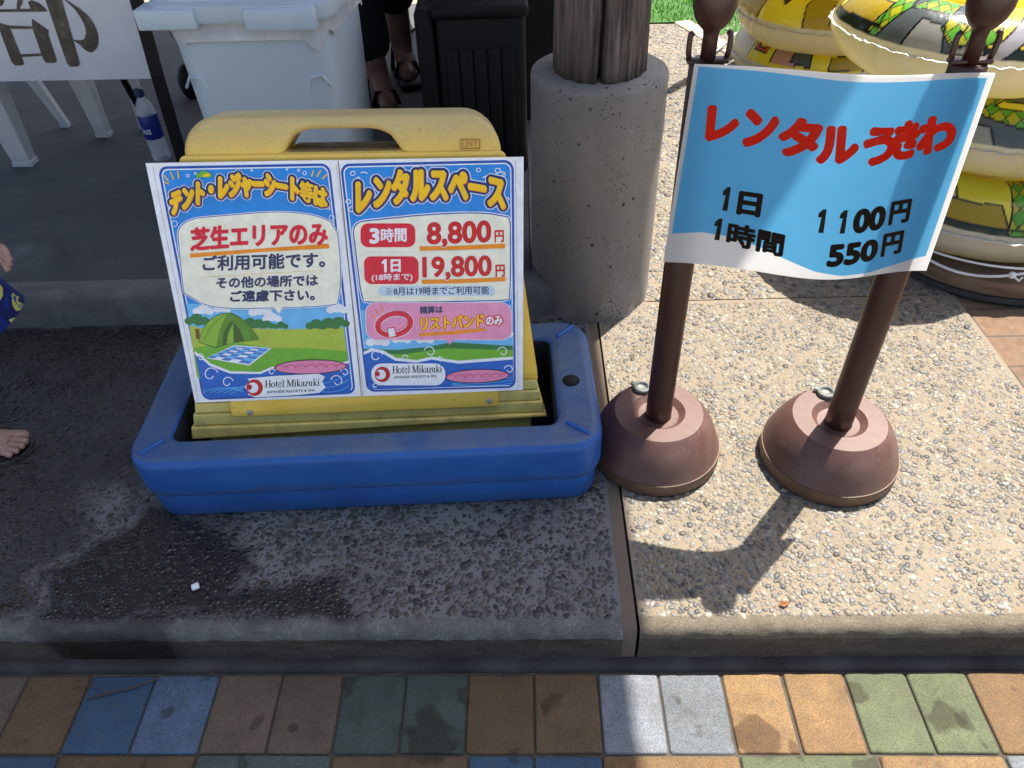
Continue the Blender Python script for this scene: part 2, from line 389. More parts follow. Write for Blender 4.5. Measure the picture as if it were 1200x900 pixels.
def paver_rows():
    tan_shaded, blue, pale, orange, green, brown = (.115, .086, .062), (.032, .078, .14), (.155, .175, .195), (.178, .108, .048), (.10, .118, .062), (.11, .072, .036)
    green_shaded = (.06, .085, .074); bl2 = (.065, .108, .175)  # sun and shade painted in: duller pavers left, stronger sunlit tones right
    T = []
    jx = [-1.5, -1.3, -1.1, -1.0, -.91, -.811, -.709, -.604, -.501, -.4, -.302, -.203, -.105, -.002, .098, .192, .29, .384, .479, .574, .666, .756, .85, .95, 1.05, 1.15, 1.25, 1.35]
    cs = [green, tan_shaded, blue, brown, tan_shaded, brown, blue, bl2, tan_shaded, tan_shaded, green_shaded, green_shaded, brown, brown, pale, pale, orange, orange, green, green, orange, orange, pale, pale, green, green, orange, orange]
    for a, b_, c in zip(jx[:-1], jx[1:], cs): T.append((a, b_, .457, .581, c))
    T2 = [(-1.5, -1.2, blue), (-1.2, -.9, green), (-.9, -.705, blue), (-.705, -.5, brown), (-.5, -.3, green_shaded), (-.3, -.1, brown), (-.1, -.005, blue), (-.005, .095, blue), (.095, .292, orange), (.292, .488, green), (.488, .667, orange), (.667, .86, pale), (.86, 1.06, green), (1.06, 1.3, orange)]
    for a, b_, c in T2: T.append((a, b_, .359, .457, c))
    pal = [tan_shaded, blue, orange, green, brown, pale, green_shaded, bl2]; y = .359; k = 0; r = random.Random(4)
    while y > -1.6:
        h = .2 if k % 2 == 0 else .1; x = -1.5
        while x < 1.4:
            c = r.choice(pal); wd_ = .1 if k % 2 == 0 else .2
            for q in range(2): T.append((x, x+wd_, y-h, y, c)); x += wd_
        y -= h; k += 1
    return T
V = []; Fc = []; Cc = []; r = random.Random(2)
for (x0, x1, y0, y1, c) in paver_rows():
    g = .0010; x0 += g+r.uniform(0, .0008); x1 -= g+r.uniform(0, .0008); y0 += g; y1 -= g+r.uniform(0, .001); z = r.uniform(-.0012, .0012)
    tl = .0085*1; br = r.uniform(.78, 1.16); cc = [q*br*r.uniform(.985, 1.015) for q in c]
    o = len(V); rings = []
    for ins, zz in ((0, -.03), (0, -.004), (.0008, -.0014), (.0026, -.0001), (.0034, 0)):
        rr = .0045+0*ins
        ring = rrect(x1-x0-2*ins, y1-y0-2*ins, max(rr-ins*.3, .003), 3, (x0+x1)/2, (y0+y1)/2)
        rings.append(ring); jit = [(r.uniform(-.0007, .0007), r.uniform(-.0007, .0007)) for _ in ring] if ins == 0 else jit
        V += [(px+jx_*(1-ins*120), py+jy_*(1-ins*120)-kt*px, zz+z) for (px, py), (jx_, jy_) in zip(ring, jit)]; Cc += [cc]*len(ring)
    n = len(rings[0])
    for k in range(4):
        for i in range(n):
            j = (i+1) % n; Fc.append((o+k*n+i, o+k*n+j, o+(k+1)*n+j, o+(k+1)*n+i))
    ce = len(V); V.append(((x0+x1)/2, (y0+y1)/2-kt*(x0+x1)/2, z)); Cc.append(cc)
    for i in range(0, n, 2): Fc.append((o+4*n+i, o+4*n+(i+1) % n, o+4*n+(i+2) % n, ce))
tag(np_mesh('paving', V, Fc, [m_pave], cols=np.array(Cc)), kind='structure')
b = MB(); b.add([(-60, -60, -.0042), (60, -60, -.0042), (60, 60, -.0042), (-60, 60, -.0042)], [(0, 1, 2, 3)])
b.build('ground', simple('joint_sand', (0.06, 0.051, 0.0408), .95, .35, 30, .5, 300), kind='structure')
b = MB(); b.add([(-30, -30, -.003), (30, -30, -.003), (30, -1.62, -.003), (-30, -1.62, -.003)], [(0, 1, 2, 3)])
b.build('unseen_plaza', simple('pale_bounce_paving', (.66, .62, .55), .9, .2, 5), kind='structure')  # unseen ground behind the camera, made pale to bounce light onto the posters
# raised dark floor under the shelter
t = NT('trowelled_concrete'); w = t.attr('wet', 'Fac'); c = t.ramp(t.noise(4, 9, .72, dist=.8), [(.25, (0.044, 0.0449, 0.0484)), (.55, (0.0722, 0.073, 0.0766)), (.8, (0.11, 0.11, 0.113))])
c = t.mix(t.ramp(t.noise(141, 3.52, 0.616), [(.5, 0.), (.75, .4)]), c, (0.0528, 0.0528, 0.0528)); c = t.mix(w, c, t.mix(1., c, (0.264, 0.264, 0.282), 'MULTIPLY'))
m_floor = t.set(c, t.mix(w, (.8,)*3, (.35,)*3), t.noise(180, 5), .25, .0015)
t = NT('floor_edge_concrete'); c = t.ramp(t.noise(14, 7, .7, dist=.7), [(.25, (0.085, 0.085, 0.085)), (.6, (0.153, 0.153, 0.153)), (.85, (0.238, 0.238, 0.238))]); m_edge = t.set(c, .85, t.noise(102, 5.1, 0.595), .5, .003)
xs = np.arange(-4.0, .011, .012)
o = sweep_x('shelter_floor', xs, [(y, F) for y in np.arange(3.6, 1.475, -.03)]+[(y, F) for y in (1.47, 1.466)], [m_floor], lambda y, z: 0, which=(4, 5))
xs = np.concatenate([np.arange(-4.0, .02, .012), np.arange(.02, .092, .006)])
o = sweep_x('shelter_floor_edge', xs, [(1.466, F-.003), (1.464, F+.001), (1.44, F+.001), (1.425, F), (1.415, F-.002), (1.408, F-.008), (1.405, F-.016), (1.404, F-.04), (1.403, F-.06), (1.402, P)], [m_edge], lambda y, z: 0, which=())
V = np.empty(len(o.data.vertices)*3, np.float32); o.data.vertices.foreach_get('co', V); V = V.reshape(-1, 3)   # chipped, ragged end beside the post
k = V[:, 0] > .02; q = V[k]; e = (q[:, 0]-.02)/.07
q[:, 2] -= np.maximum(0, vnoise(q[:, :2], 60, 11)*.03*e+(q[:, 2]-P)*.22*e**2); q[:, 0] -= (vnoise(q[:, 1:], 70, 12)-.3)*.03*e; V[k] = q
o.data.vertices.foreach_set('co', V.ravel()); o.data.update()
b = MB(); b.add([(.086, 1.405, P), (.086, 1.47, P), (.078, 1.47, F-.02), (.078, 1.41, F-.02)], [(0, 1, 2, 3)]); b.add([(-4, 3.59, F), (.1, 3.59, F), (.1, 3.6, 0), (-4, 3.6, 0)], [(0, 1, 2, 3)]); b.add([(.01, 1.46, F-.002), (.01, 3.6, F-.002), (.085, 3.6, F-.004), (.085, 1.46, F-.004)], [(0, 1, 2, 3)]); b.add([(.085, 1.4, F-.004), (.085, 3.6, F-.004), (.085, 3.6, P-.02), (.085, 1.4, P-.02)], [(0, 1, 2, 3)])
b.build('shelter_floor_side', m_edge, kind='structure')

# exposed pebbles
def pebbles(x0, x1, y0, y1, sp, shade, seg, ok=None):
    nx, ny = int((x1-x0)/sp), int((y1-y0)/(sp*.87))
    gx, gy = np.meshgrid(np.arange(nx), np.arange(ny)); gx = gx+.5*(gy % 2)
    pt = np.c_[(x0+gx.ravel()*sp), (y0+gy.ravel()*sp*.87)]; pt += (rng.random(pt.shape)-.5)*sp*.75
    pt = pt[rng.random(len(pt)) < .97]; pt = pt[(pt[:, 0] > x0+.004) & (pt[:, 0] < x1-.004)]
    if ok is not None: pt = pt[ok(pt)]
    n = len(pt); a = rng.random(n)*math.pi; L = rng.gamma(8, sp*.55/8, n).clip(sp*.25, sp*1.05); B = L*rng.uniform(.48, .88, n); H = B*(rng.uniform(.22, .45, n) if shade else rng.uniform(.34, .62, n))
    vs = []; ang = np.arange(seg)/seg*2*math.pi
    for s_, hz in ((1.0, -.08), (.80, .55)):
        lx = np.cos(ang)[None]*L[:, None]*s_*(1+.12*(rng.random((n, seg))-.5)); ly = np.sin(ang)[None]*B[:, None]*s_*(1+.12*(rng.random((n, seg))-.5))
        X = pt[:, :1]+lx*np.cos(a)[:, None]-ly*np.sin(a)[:, None]; Y = pt[:, 1:]+lx*np.sin(a)[:, None]+ly*np.cos(a)[:, None]
        vs.append(np.stack([X, Y, np.repeat((P+H*hz)[:, None], seg, 1)], -1))
    top = np.stack([pt[:, 0], pt[:, 1], P+H*.78], -1)[:, None]
    V = np.concatenate(vs+[top], 1); per = 2*seg+1
    f = []
    for i in range(seg):
        j = (i+1) % seg; f.append((i, j, seg+j)); f.append((i, seg+j, seg+i)); f.append((seg+i, seg+j, 2*seg))
    Fc = (np.array(f)[None]+(np.arange(n)*per)[:, None, None]).reshape(-1, 3)
    pal = np.array([(0.15, 0.14, 0.125), (0.07, 0.0675, 0.065), (0.185, 0.172, 0.15), (0.21, 0.18, 0.135), (0.25, 0.225, 0.18), (0.14, 0.11, 0.075), (0.13, 0.13, 0.128)])
    ch = rng.choice(len(pal), n, p=[.24, .14, .18, .15, .12, .06, .11]); c = pal[ch]*rng.uniform(.6, 1.2, (n, 1))
    if shade: c = c*np.array([.40, .43, .47])  # shade painted into the left slab's pebbles: darker and cooler
    w = wetness(pt) if shade else np.zeros(n)
    return V.reshape(-1, 3), Fc, np.repeat(c, per, 0), np.repeat(w, per)
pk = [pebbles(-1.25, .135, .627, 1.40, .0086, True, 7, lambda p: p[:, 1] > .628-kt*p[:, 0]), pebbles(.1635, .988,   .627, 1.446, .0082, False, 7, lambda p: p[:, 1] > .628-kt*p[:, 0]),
      pebbles(  .1635, .99, 1.456, 3.49, .0125, False, 6)]
off = 0; VV = []; FF = []; CC = []; WW = []
for v, f, c, w in pk: VV.append(v); FF.append(f+off); CC.append(c); WW.append(w); off += len(v)
tag(np_mesh('exposed_pebbles', np.concatenate(VV), np.concatenate(FF), [m_peb], np.concatenate(CC), np.concatenate(WW)), kind='stuff', label='small rounded pebbles set in the concrete slabs', cat='pebbles')

# brown brick paving right of the slab
t = NT('brown_brick_paving'); bk = t.n('ShaderNodeTexBrick'); t.l(t.mapped((1, 1, 1), rot=(0, 0, .0)), bk.inputs[0])
bk.inputs['Scale'].default_value = 1; bk.inputs['Brick Width'].default_value = .2; bk.inputs['Row Height'].default_value = .1; bk.inputs['Mortar Size'].default_value = .003
bk.inputs['Color1'].default_value = (.12, .072, .045, 1); bk.inputs['Color2'].default_value = (.17, .105, .06, 1); bk.inputs['Mortar'].default_value = (.06, .05, .04, 1)
c = t.mix(1., bk.outputs[0], t.ramp(t.noise(40, 5, .7), [(.3, .7), (.7, 1.25)]), 'MULTIPLY'); m_brick = t.set(c, .85, bk.outputs['Fac'], -.5, .003)
b = MB(); b.add([(.9955, .62, P-.006), (9, .62, P-.006), (9, 9, P-.006), (.9955, 9, P-.006)], [(0, 1, 2, 3)])
b.add([(.9955, .62, P-.006), (9, .62, P-.006), (9, .62, -.01), (.9955, .62, -.01)], [(0, 1, 2, 3)]); b.build('brick_paving', m_brick, kind='structure')
# sunlit yard behind, turf and its border
b = MB(); b.add([(-9, 3.605, P-.004), (.994, 3.605, P-.004), (.994, 9, P-.004), (-9, 9, P-.004)], [(0, 1, 2, 3)]); b.build('rear_yard', simple('yard_concrete', (0.275, 0.253, 0.209), .9, .15, 6), kind='structure')
gp = [(.2, 3.512), (.715, 3.512), (.80, 3.33), (2.6, 3.33), (2.6, 6.2), (.2, 6.2)]
b = MB(); b.add([(x, y, P+.002) for x, y in gp], [tuple(range(6))]); b.build('turf_base', simple('turf_backing', (.03, .11, .012), .9, .3, 60), kind='structure')
n = 26000; q = rng.random((n, 2))*np.array([2.4, 2.6])+np.array([.2, 3.33]); q = q[inside(q, gp)]; n = len(q)
a = rng.random(n)*6.28; hh = rng.uniform(.014, .026, n); ln = (rng.random((n, 2))-.5)*.02
v = np.stack([np.c_[q[:, 0]-np.cos(a)*.003, q[:, 1]-np.sin(a)*.003, np.full(n, P+.001)], np.c_[q[:, 0]+np.cos(a)*.003, q[:, 1]+np.sin(a)*.003, np.full(n, P+.001)], np.c_[q+ln, P+hh]], 1).reshape(-1, 3)
t = NT('turf_blade'); m_turf = t.set(t.mix(1., (.13, .42, .015), t.ramp(t.noise(90, 2), [(.3, .6), (.7, 1.3)]), 'MULTIPLY'), .5)
tag(np_mesh('artificial_turf', v, np.arange(n*3).reshape(-1, 3), [m_turf], smooth=False), kind='stuff', label='bright green artificial turf behind the pebble slab', cat='turf')
b = MB(); k0 = Vector((.655, 3.50, 0)); k1 = Vector((.80, 3.07, 0)); dk = (k1-k0).normalized(); nk = Vector((-dk.y, dk.x, 0)); rr = random.Random(3)
for i in range(9):
    p = k0+dk*(i*.092); M = Matrix.Translation((p.x, p.y, P)) @ Matrix.Rotation(math.atan2(dk.y, dk.x), 4, 'Z'); b.box((0, .008, -.03), (.088, .085, .006+rr.uniform(0, .002)), 0, .006, M)
b.build('turf_border', simple('border_sett', (.46, .38, .30), .85, .25, 20, .4), kind='structure')

#=====OBJECTS=====
# ---------------------------------------------------------------- shelter (post, footing, roof)
sh = empty('shelter', (.15, 1.512, P), 'weathered grey timber post in a round concrete footing, carrying the shelter roof', 'shelter')
t = NT('cast_concrete'); c = t.ramp(t.noise(5.25, 4.5, 0.488), [(.25, (0.203, 0.184, 0.161)), (.6, (0.27, 0.247, 0.217)), (.85, (0.33, 0.3, 0.27))])
vo = t.n('ShaderNodeTexVoronoi'); vo.inputs['Scale'].default_value = 48; t.l(t.mix(.06, t.co(), t.n('ShaderNodeTexNoise').outputs['Color']) if False else t.co(), vo.inputs['Vector'])
pit = t.math('MULTIPLY', t.ramp(vo.outputs['Distance'], [(.14, 1.), (.24, 0.)]), t.ramp(t.noise(22, 3), [(.52, 0.), (.60, 1.)]))
vo2 = t.n('ShaderNodeTexVoronoi'); vo2.inputs['Scale'].default_value = 130; t.l(t.co(), vo2.inputs['Vector'])
pit2 = t.math('MULTIPLY', t.ramp(vo2.outputs['Distance'], [(.16, 1.), (.26, 0.)]), t.ramp(t.noise(20, 3), [(.48, 0.), (.62, 1.)])); pit = t.math('MAXIMUM', pit, pit2)
c = t.mix(t.ramp(t.noise(3.5, 7, .7, t.mapped((1.5, 1.5, .5)), .6), [(.45, 0.), (.72, .6)]), c, (.13, .12, .11)); c = t.mix(t.ramp(t.noise(5, 6, .7), [(.55, 0.), (.75, .5)]), c, (.38, .35, .31)); c = t.mix(pit, c, (.03, .027, .024)); c = t.mix(t.math('MULTIPLY', t.ramp(t.noise(260, 4, .7), [(.5, 0.), (.7, .6)]), .8), c, (.2, .18, .16))
hz = t.math('SUBTRACT', t.noise(250, 4), pit); m_foot = t.set(c, .9, hz, .6, .003)
def footfn(r, a, z): return r+(.004*math.sin(5*a+1)+.003*math.sin(11*a))*max(0, 1-z/.05) if r > .1 else r
b = MB(); prof = [(.138, 0)]+[(.137-.002*i/14, .518*i/14*.985) for i in range(1, 15)]+[(.1335, .5155), (.129, .5182), (.05, .5195)]
b.lathe(prof, n=96, fn=footfn); b.build('concrete_footing', m_foot, sh, smooth_angle=50)
t = NT('weathered_timber'); g = t.noise(15, 7, .75, t.mapped((4, 4, .26)), .5); g2 = t.noise(38, 5, .65, t.mapped((3.4, 3.4, .2)), .5)
c = t.ramp(g, [(.27, (0.0225, 0.0158, 0.012)), (.42, (0.0975, 0.0713, 0.0562)), (.58, (0.203, 0.161, 0.131)), (.78, (0.36, 0.315, 0.277))]); c = t.mix(t.ramp(g2, [(.35, .75), (.55, 0.)]), c, (0.0225, 0.0165, 0.0135))
c = t.mix(t.ramp(t.noise(6, 4, .6, t.mapped((1, 1, .6))), [(.5, 0.), (.7, .5)]), c, (.22, .13, .085)); m_post = t.set(c, .85, t.math('ADD', g, g2), .9, .006)
def postfn(r, a, z):
    d = ((a-math.radians(264+3*math.sin(z*9)) + math.pi) % (2*math.pi))-math.pi
    w = .052 if z > .1 else .06
    s = r+.0018*math.sin(17*a+z*4)+.0012*math.sin(41*a-z*7)+.0008*math.sin(83*a+z*13)
    return s-.05*max(0, 1-abs(d)/w)**.6
b = MB(); b.lathe([(.0885-.0035*min(z, 1.), z) for z in np.arange(0, 2.08, .04)], (0, 0, .517), 220, fn=postfn); b.build('wooden_post', m_post, sh)
b = MB(); m_roof = simple('roof_boards', (.16, .10, .06), .7, .3, 6)
RX = .978-.15
yf = 1.33-1.512
b.add([(-4.6, yf, 2.515), (RX+.02, yf, 2.515), (RX-.055, 2.5, 2.515), (-4.6, 3.9, 2.515), (-4.6, yf, 2.6), (RX+.02, yf, 2.6), (RX-.055, 2.5, 2.6), (-4.6, 3.9, 2.6)],
      [(3, 2, 1, 0), (4, 5, 6, 7), (0, 1, 5, 4), (1, 2, 6, 5), (2, 3, 7, 6), (3, 0, 4, 7)])
for y in np.arange(-.1, 2.4, .6): b.box((-4.5, y-.04, 2.43), (RX-.12, y+.04, 2.513))
b.build('roof', m_roof, sh)

# ---------------------------------------------------------------- blue weight base
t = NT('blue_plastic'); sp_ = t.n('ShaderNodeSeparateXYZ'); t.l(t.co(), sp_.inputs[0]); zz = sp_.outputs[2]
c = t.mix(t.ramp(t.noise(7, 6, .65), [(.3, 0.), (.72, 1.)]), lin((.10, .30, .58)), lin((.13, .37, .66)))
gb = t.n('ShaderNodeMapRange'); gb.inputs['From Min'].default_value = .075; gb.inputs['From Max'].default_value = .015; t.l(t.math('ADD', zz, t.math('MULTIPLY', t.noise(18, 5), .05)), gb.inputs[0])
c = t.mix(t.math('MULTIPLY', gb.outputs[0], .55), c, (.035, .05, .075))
bd = t.ramp(t.math('ABSOLUTE', t.math('SUBTRACT', zz, .066)), [(.0, 1.), (.016, 0.)]); c = t.mix(t.math('MULTIPLY', bd, t.ramp(t.noise(24, 5, .7, t.mapped((1, 1, 3))), [(.35, 0.), (.65, .75)])), c, (.06, .065, .08))
sf = t.ramp(t.noise(20, 6, .8, t.mapped((.35, .35, 3)), 1.5), [(.62, 0.), (.70, .55)]); c = t.mix(sf, c, lin((.36, .46, .62)))
sd = t.ramp(t.noise(130, 3, .7), [(.66, 0.), (.72, .6)]); c = t.mix(sd, c, (.10, .12, .16))
m_blue = t.set(c, t.ramp(t.noise(13, 5), [(.3, .32), (.7, .6)]), t.noise(170, 5), .14, .0012)
t = NT('blue_plastic_top'); c = t.mix(t.ramp(t.noise(11, 6, .7, dist=.5), [(.28, .1), (.7, .85)]), lin((.12, .30, .54)), lin((.36, .42, .49)))
c = t.mix(t.ramp(t.noise(34, 6, .8, t.mapped((.4, 2, 1)), 1.2), [(.6, 0.), (.7, .5)]), c, lin((.45, .50, .56))); c = t.mix(t.ramp(t.noise(120, 3, .7), [(.64, 0.), (.72, .6)]), c, (.05, .06, .08))
m_bluetop = t.set(c, .55, t.noise(220, 5), .2, .001)
bb = empty('weight_base', (-.281, 1.012, P), 'low blue plastic tray base that holds the yellow sign board', 'sign base', rot=(0, 0, R_(2.1)))
hole = [(.362+.019*math.cos(a), -.01+.019*math.sin(a)) for a in np.linspace(0, 2*math.pi, 25)[:-1]]
hole = [(.356+(x-.362)*1.0, y) for x, y in hole]
me = plate([rrect(.800, .345, .055, 8, 0, .002), rrect(.655, .225, .016, 5, -.004, .002)[::-1]], .029, .017, 4)
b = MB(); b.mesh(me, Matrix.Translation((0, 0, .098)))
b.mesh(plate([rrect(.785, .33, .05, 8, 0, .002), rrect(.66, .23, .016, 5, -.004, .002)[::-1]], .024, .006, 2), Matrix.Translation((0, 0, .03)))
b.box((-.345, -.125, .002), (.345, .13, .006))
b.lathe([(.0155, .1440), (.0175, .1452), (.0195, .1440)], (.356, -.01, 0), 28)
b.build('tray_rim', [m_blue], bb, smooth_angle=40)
o = bb.children[0]
o.data.materials.append(m_bluetop)
o.data.materials.append(simple('shaded_tray_inside', (.008, .012, .022), .8))  # near-black inner faces: the unlit inside of the tray is painted in
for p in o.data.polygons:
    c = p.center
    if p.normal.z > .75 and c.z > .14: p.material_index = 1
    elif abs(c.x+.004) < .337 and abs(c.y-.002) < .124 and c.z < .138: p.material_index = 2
b = MB(); b.lathe([(.0158, .1444), (0, .1445)], (.356, -.01, 0), 28); b.build('hole_dark_disc', simple('painted_hole_dark', (.008, .009, .012), .9), bb)  # flat black disc paints the dark of a hole on the solid rim
for sx, sy, a in ((-1, -1, 45), (1, -1, -38), (1, 1, 45), (-1, 1, -45)):
    M = Matrix.Translation((sx*.358, sy*.132+.002, .143)) @ Matrix.Rotation(R_(a), 4, 'Z'); b = MB(); b.box((-.024, -.004, -.003), (.024, .004, .0055), 0, .0025, M); b.build('corner_lug', m_blue, bb)

# ---------------------------------------------------------------- yellow sign board with its two posters
def rotv(r):
    a = np.linalg.norm(r); k = np.array(r)/a; K = np.array([[0, -k[2], k[1]], [k[2], 0, -k[0]], [-k[1], k[0], 0]])
    return np.eye(3)+math.sin(a)*K+(1-math.cos(a))*K @ K
BM = rotv((-.2848, .0374, .0881)); BK = .915; BT = (-.3143*BK, 1.1214*BK, 1.135+BK*(.3729-1.135))
sb = empty('sign_board', BT, 'yellow plastic board with handle slot and two cartoon price posters, standing in blue tray', 'sign board')
sb.rotation_euler = Matrix(BM.tolist()).to_euler(); sb.scale = (BK, BK, BK)
t = NT('yellow_plastic'); oc = t.co(); sep = t.n('ShaderNodeSeparateXYZ'); t.l(oc, sep.inputs[0]); hgt = sep.outputs[2]
c = t.mix(t.ramp(t.noise(8, 5, .6), [(.3, 0.), (.7, 1.)]), lin((.92, .74, .25)), lin((.95, .80, .36)))
vr = t.n('ShaderNodeMapRange'); vr.inputs['From Min'].default_value = .235; vr.inputs['From Max'].default_value = .30; t.l(t.math('ADD', hgt, t.math('MULTIPLY', t.noise(14, 4), .05)), vr.inputs[0])
wear = t.math('MULTIPLY', vr.outputs[0], 1.)
c = t.mix(t.math('MULTIPLY', wear, .62), c, lin((.66, .64, .53)))
scr = t.noise(5, 2, .5, dist=1.6); wv = t.math('ABSOLUTE', t.math('SUBTRACT', t.math('FRACT', t.math('MULTIPLY', scr, 34.)), .5)); ln_ = t.ramp(wv, [(.03, 1.), (.11, 0.)])
scr2 = t.noise(9, 2, .5, t.mapped((1, 1, 2), rot=(0, .6, 0)), 1.1); wv2 = t.math('ABSOLUTE', t.math('SUBTRACT', t.math('FRACT', t.math('MULTIPLY', scr2, 22.)), .5)); ln2 = t.ramp(wv2, [(.03, 1.), (.1, 0.)])
vr2 = t.n('ShaderNodeMapRange'); vr2.inputs['From Min'].default_value = .225; vr2.inputs['From Max'].default_value = .275; t.l(t.math('ADD', hgt, t.math('MULTIPLY', t.noise(9, 4), .04)), vr2.inputs[0])
crk = t.math('MULTIPLY', t.math('MAXIMUM', t.math('MULTIPLY', t.math('MAXIMUM', ln_, ln2), .16), t.math('MULTIPLY', t.ramp(t.noise(60, 5, .8, t.mapped((.25, 1, 2.5), rot=(0, .5, 0)), 2.2), [(.60, 0.), (.66, .5)]), 1.)), vr2.outputs[0]); c = t.mix(crk, c, (.22, .2, .13))
dv = t.n('ShaderNodeMapRange'); dv.inputs['From Min'].default_value = -.245; dv.inputs['From Max'].default_value = -.30; t.l(hgt, dv.inputs[0])
gr = t.math('MULTIPLY', dv.outputs[0], t.ramp(t.noise(34, 6, .75, t.mapped((1, 1, 3))), [(.3, .1), (.65, 1.)])); c = t.mix(t.math('MULTIPLY', gr, .85), c, (.10, .085, .045))
dots = t.ramp(t.noise(75, 3, .6), [(.68, 0.), (.74, .5)]); c = t.mix(dots, c, (.25, .2, .1))
m_yel = t.set(c, .5, t.noise(240, 4), .15, .001)
m_yel2 = simple('yellow_plastic_low', lin((.88, .80, .45)), .5, .15, 12, .15, 160, dirt=((.20, .17, .08), 26, .55))
def board_half(z): return .336-(.336-.268)*(z+.285)/.525
def outl(zb, zt, r, cx=.010, extra=0):
    wb, wt = board_half(zb)+extra, board_half(zt)+extra; L = [(cx-wb, zb), (cx+wb+.004, zb)]
    for i in range(9): a = R_(90*i/8); L.append((cx+wt-r+r*math.cos(a), zt-r+r*math.sin(a)))
    for i in range(9): a = R_(90+90*i/8); L.append((cx-wt+r+r*math.cos(a), zt-r+r*math.sin(a)))
    return L
def bez(a, c, d, n=6): return [((1-t)**2*a[0]+2*t*(1-t)*c[0]+t*t*d[0], (1-t)**2*a[1]+2*t*(1-t)*c[1]+t*t*d[1]) for t in [i/n for i in range(n+1)]]
slot = [(-.088, .231)]+bez((-.072, .254), (-.058, .264), (-.036, .2655))+bez((.052, .2655), (.074, .264), (.088, .254))+[(.104, .231)]
XZ = Matrix(((1, 0, 0, 0), (0, 0, 1, 0), (0, 1, 0, 0), (0, 0, 0, 1)))   # plate x,y -> board x,z, thickness -> y
b = MB(); b.mesh(plate([outl(-.205, .288, .064), slot[::-1]], .0425, .0105, 5), Matrix.Translation((0, .0595, 0)) @ XZ)
body = b.build('board_panel', m_yel, sb, smooth_angle=50)
b = MB(); b.box((-.082, .012, .229), (.098, .106, .2325), 0, .001); b.build('grip_ledge', simple('worn_grip', (.20, .15, .065), .8, .4, 30, .4, 120), sb)
b = MB(); b.mesh(plate([outl(-.19, .228, .012)], .0005, .002, 2), Matrix.Translation((0, .0052, 0)) @ XZ); b.build('front_panel', m_yel, sb, smooth_angle=50)
b = MB()
for (z0, z1, ex, yo) in ((-.2258, -.204, -.002, .0405), (-.2488, -.227, .000, .039), (-.2738, -.250, .003, .036), (-.300, -.275, .006, .030)):
    rz = .018 if z0 < -.29 else 0
    L = [(.012-board_half(z0)-ex, z0), (.014+board_half(z0)+ex, z0+rz), (.014+board_half(z1)+ex, z1), (.012-board_half(z1)-ex, z1)]
    b.mesh(plate([L], .030, .0035, 2), Matrix.Translation((0, yo+.002, 0)) @ XZ)
b.mesh(plate([[(-.31, -.388), (.335, -.370), (.32, -.2), (-.30, -.2)]], .034, .004, 2), Matrix.Translation((0, .062, 0)) @ XZ)
b.build('board_foot', m_yel2, sb, smooth_angle=50)
b = MB(); b.mesh(plate([[(-.25, -.254), (.262, -.254), (.258, -.19), (-.245, -.19)]], .003, .003, 2), Matrix.Translation((0, .0025, 0)) @ XZ); b.build('front_plate', m_yel, sb, smooth_angle=50)
m_steel = simple('steel', (.35, .34, .32), .35, .2, 40, metallic=1.0) if False else simple('screw_steel', (.35, .34, .32), .4, .2, 40)
for x, z in ((-.213, -.245), (.243, -.240)):
    b = MB(); b.lathe([(.0055, 0), (.0055, .002), (.004, .003), (0, .003)], n=16, M=Matrix.Translation((x, -.0033, z)) @ Matrix.Rotation(R_(90), 4, 'X')); b.build('screw', m_steel, sb)
# maker's embossed plate: a raised frame with letters
b = MB(); e0, e1, g0, g1 = .203, .236, .231, .247
for a_, b_ in (((e0, g0), (e1, g0+.0014)), ((e0, g1-.0014), (e1, g1)), ((e0, g0+.0014), (e0+.0014, g1-.0014)), ((e1-.0014, g0+.0014), (e1, g1-.0014))): b.box((a_[0], .0035, a_[1]), (b_[0], .0075, b_[1]))
m_emb = simple('yellow_plastic_mark', lin((.70, .52, .14)), .5, .1)
gv, gf, _ = glyphs('UNIT'); b.add([(e0+.0045+x*(e1-e0-.009), .0052, g0+.0038+y*(g1-g0-.0076)) for x, y in gv], gf); b.build('maker_mark', m_emb, sb)

# inks
def ink(name, c, rough=.32, tr=0):
    t = NT('ink_'+name); f = t.ramp(t.noise(55, 4, .6), [(.3, .90), (.7, 1.06)]); cc = t.mix(1., lin(c), f, 'MULTIPLY')
    t.set(cc, rough, t.noise(16, 3, .5), .12, .004, Coat_Weight=.12, Coat_Roughness=.15, Specular_IOR_Level=.35)
    if tr:
        o_ = t.t.nodes['Material Output']; tb = t.n('ShaderNodeBsdfTranslucent'); t.l(cc, tb.inputs[0]); ms = t.n('ShaderNodeMixShader'); ms.inputs[0].default_value = tr
        t.l(t.b.outputs[0], ms.inputs[1]); t.l(tb.outputs[0], ms.inputs[2]); t.l(ms.outputs[0], o_.inputs[0])
    return t.m
K = {k: ink(k, c) for k, c in dict(white=(.96, .965, .98), blue=(.03, .32, .70), sky=(.11, .56, .90), lsky=(.42, .76, .96), navy=(.09, .14, .38), yellow=(1., .80, .05), orange=(.98, .58, .03), cream=(.98, .97, .88), red=(.90, .08, .22),
     dred=(.84, .09, .09), text=(.20, .22, .40), green=(.44, .72, .20), dgreen=(.14, .48, .24), tent=(.55, .75, .22), tent2=(.36, .58, .16), tent3=(.22, .38, .14), grassy=(.70, .78, .26), pink=(.93, .55, .70), dpink=(.84, .28, .48), ppanel=(.95, .60, .75), black=(.06, .05, .05),
     logo=(.78, .09, .12), pale=(.80, .88, .94), check=(.30, .50, .82), wave=(.05, .40, .78), brown=(.45, .28, .14), line=(.45, .47, .55)).items()}
def board3(x, y, h): return (x, -.0055-h, y)
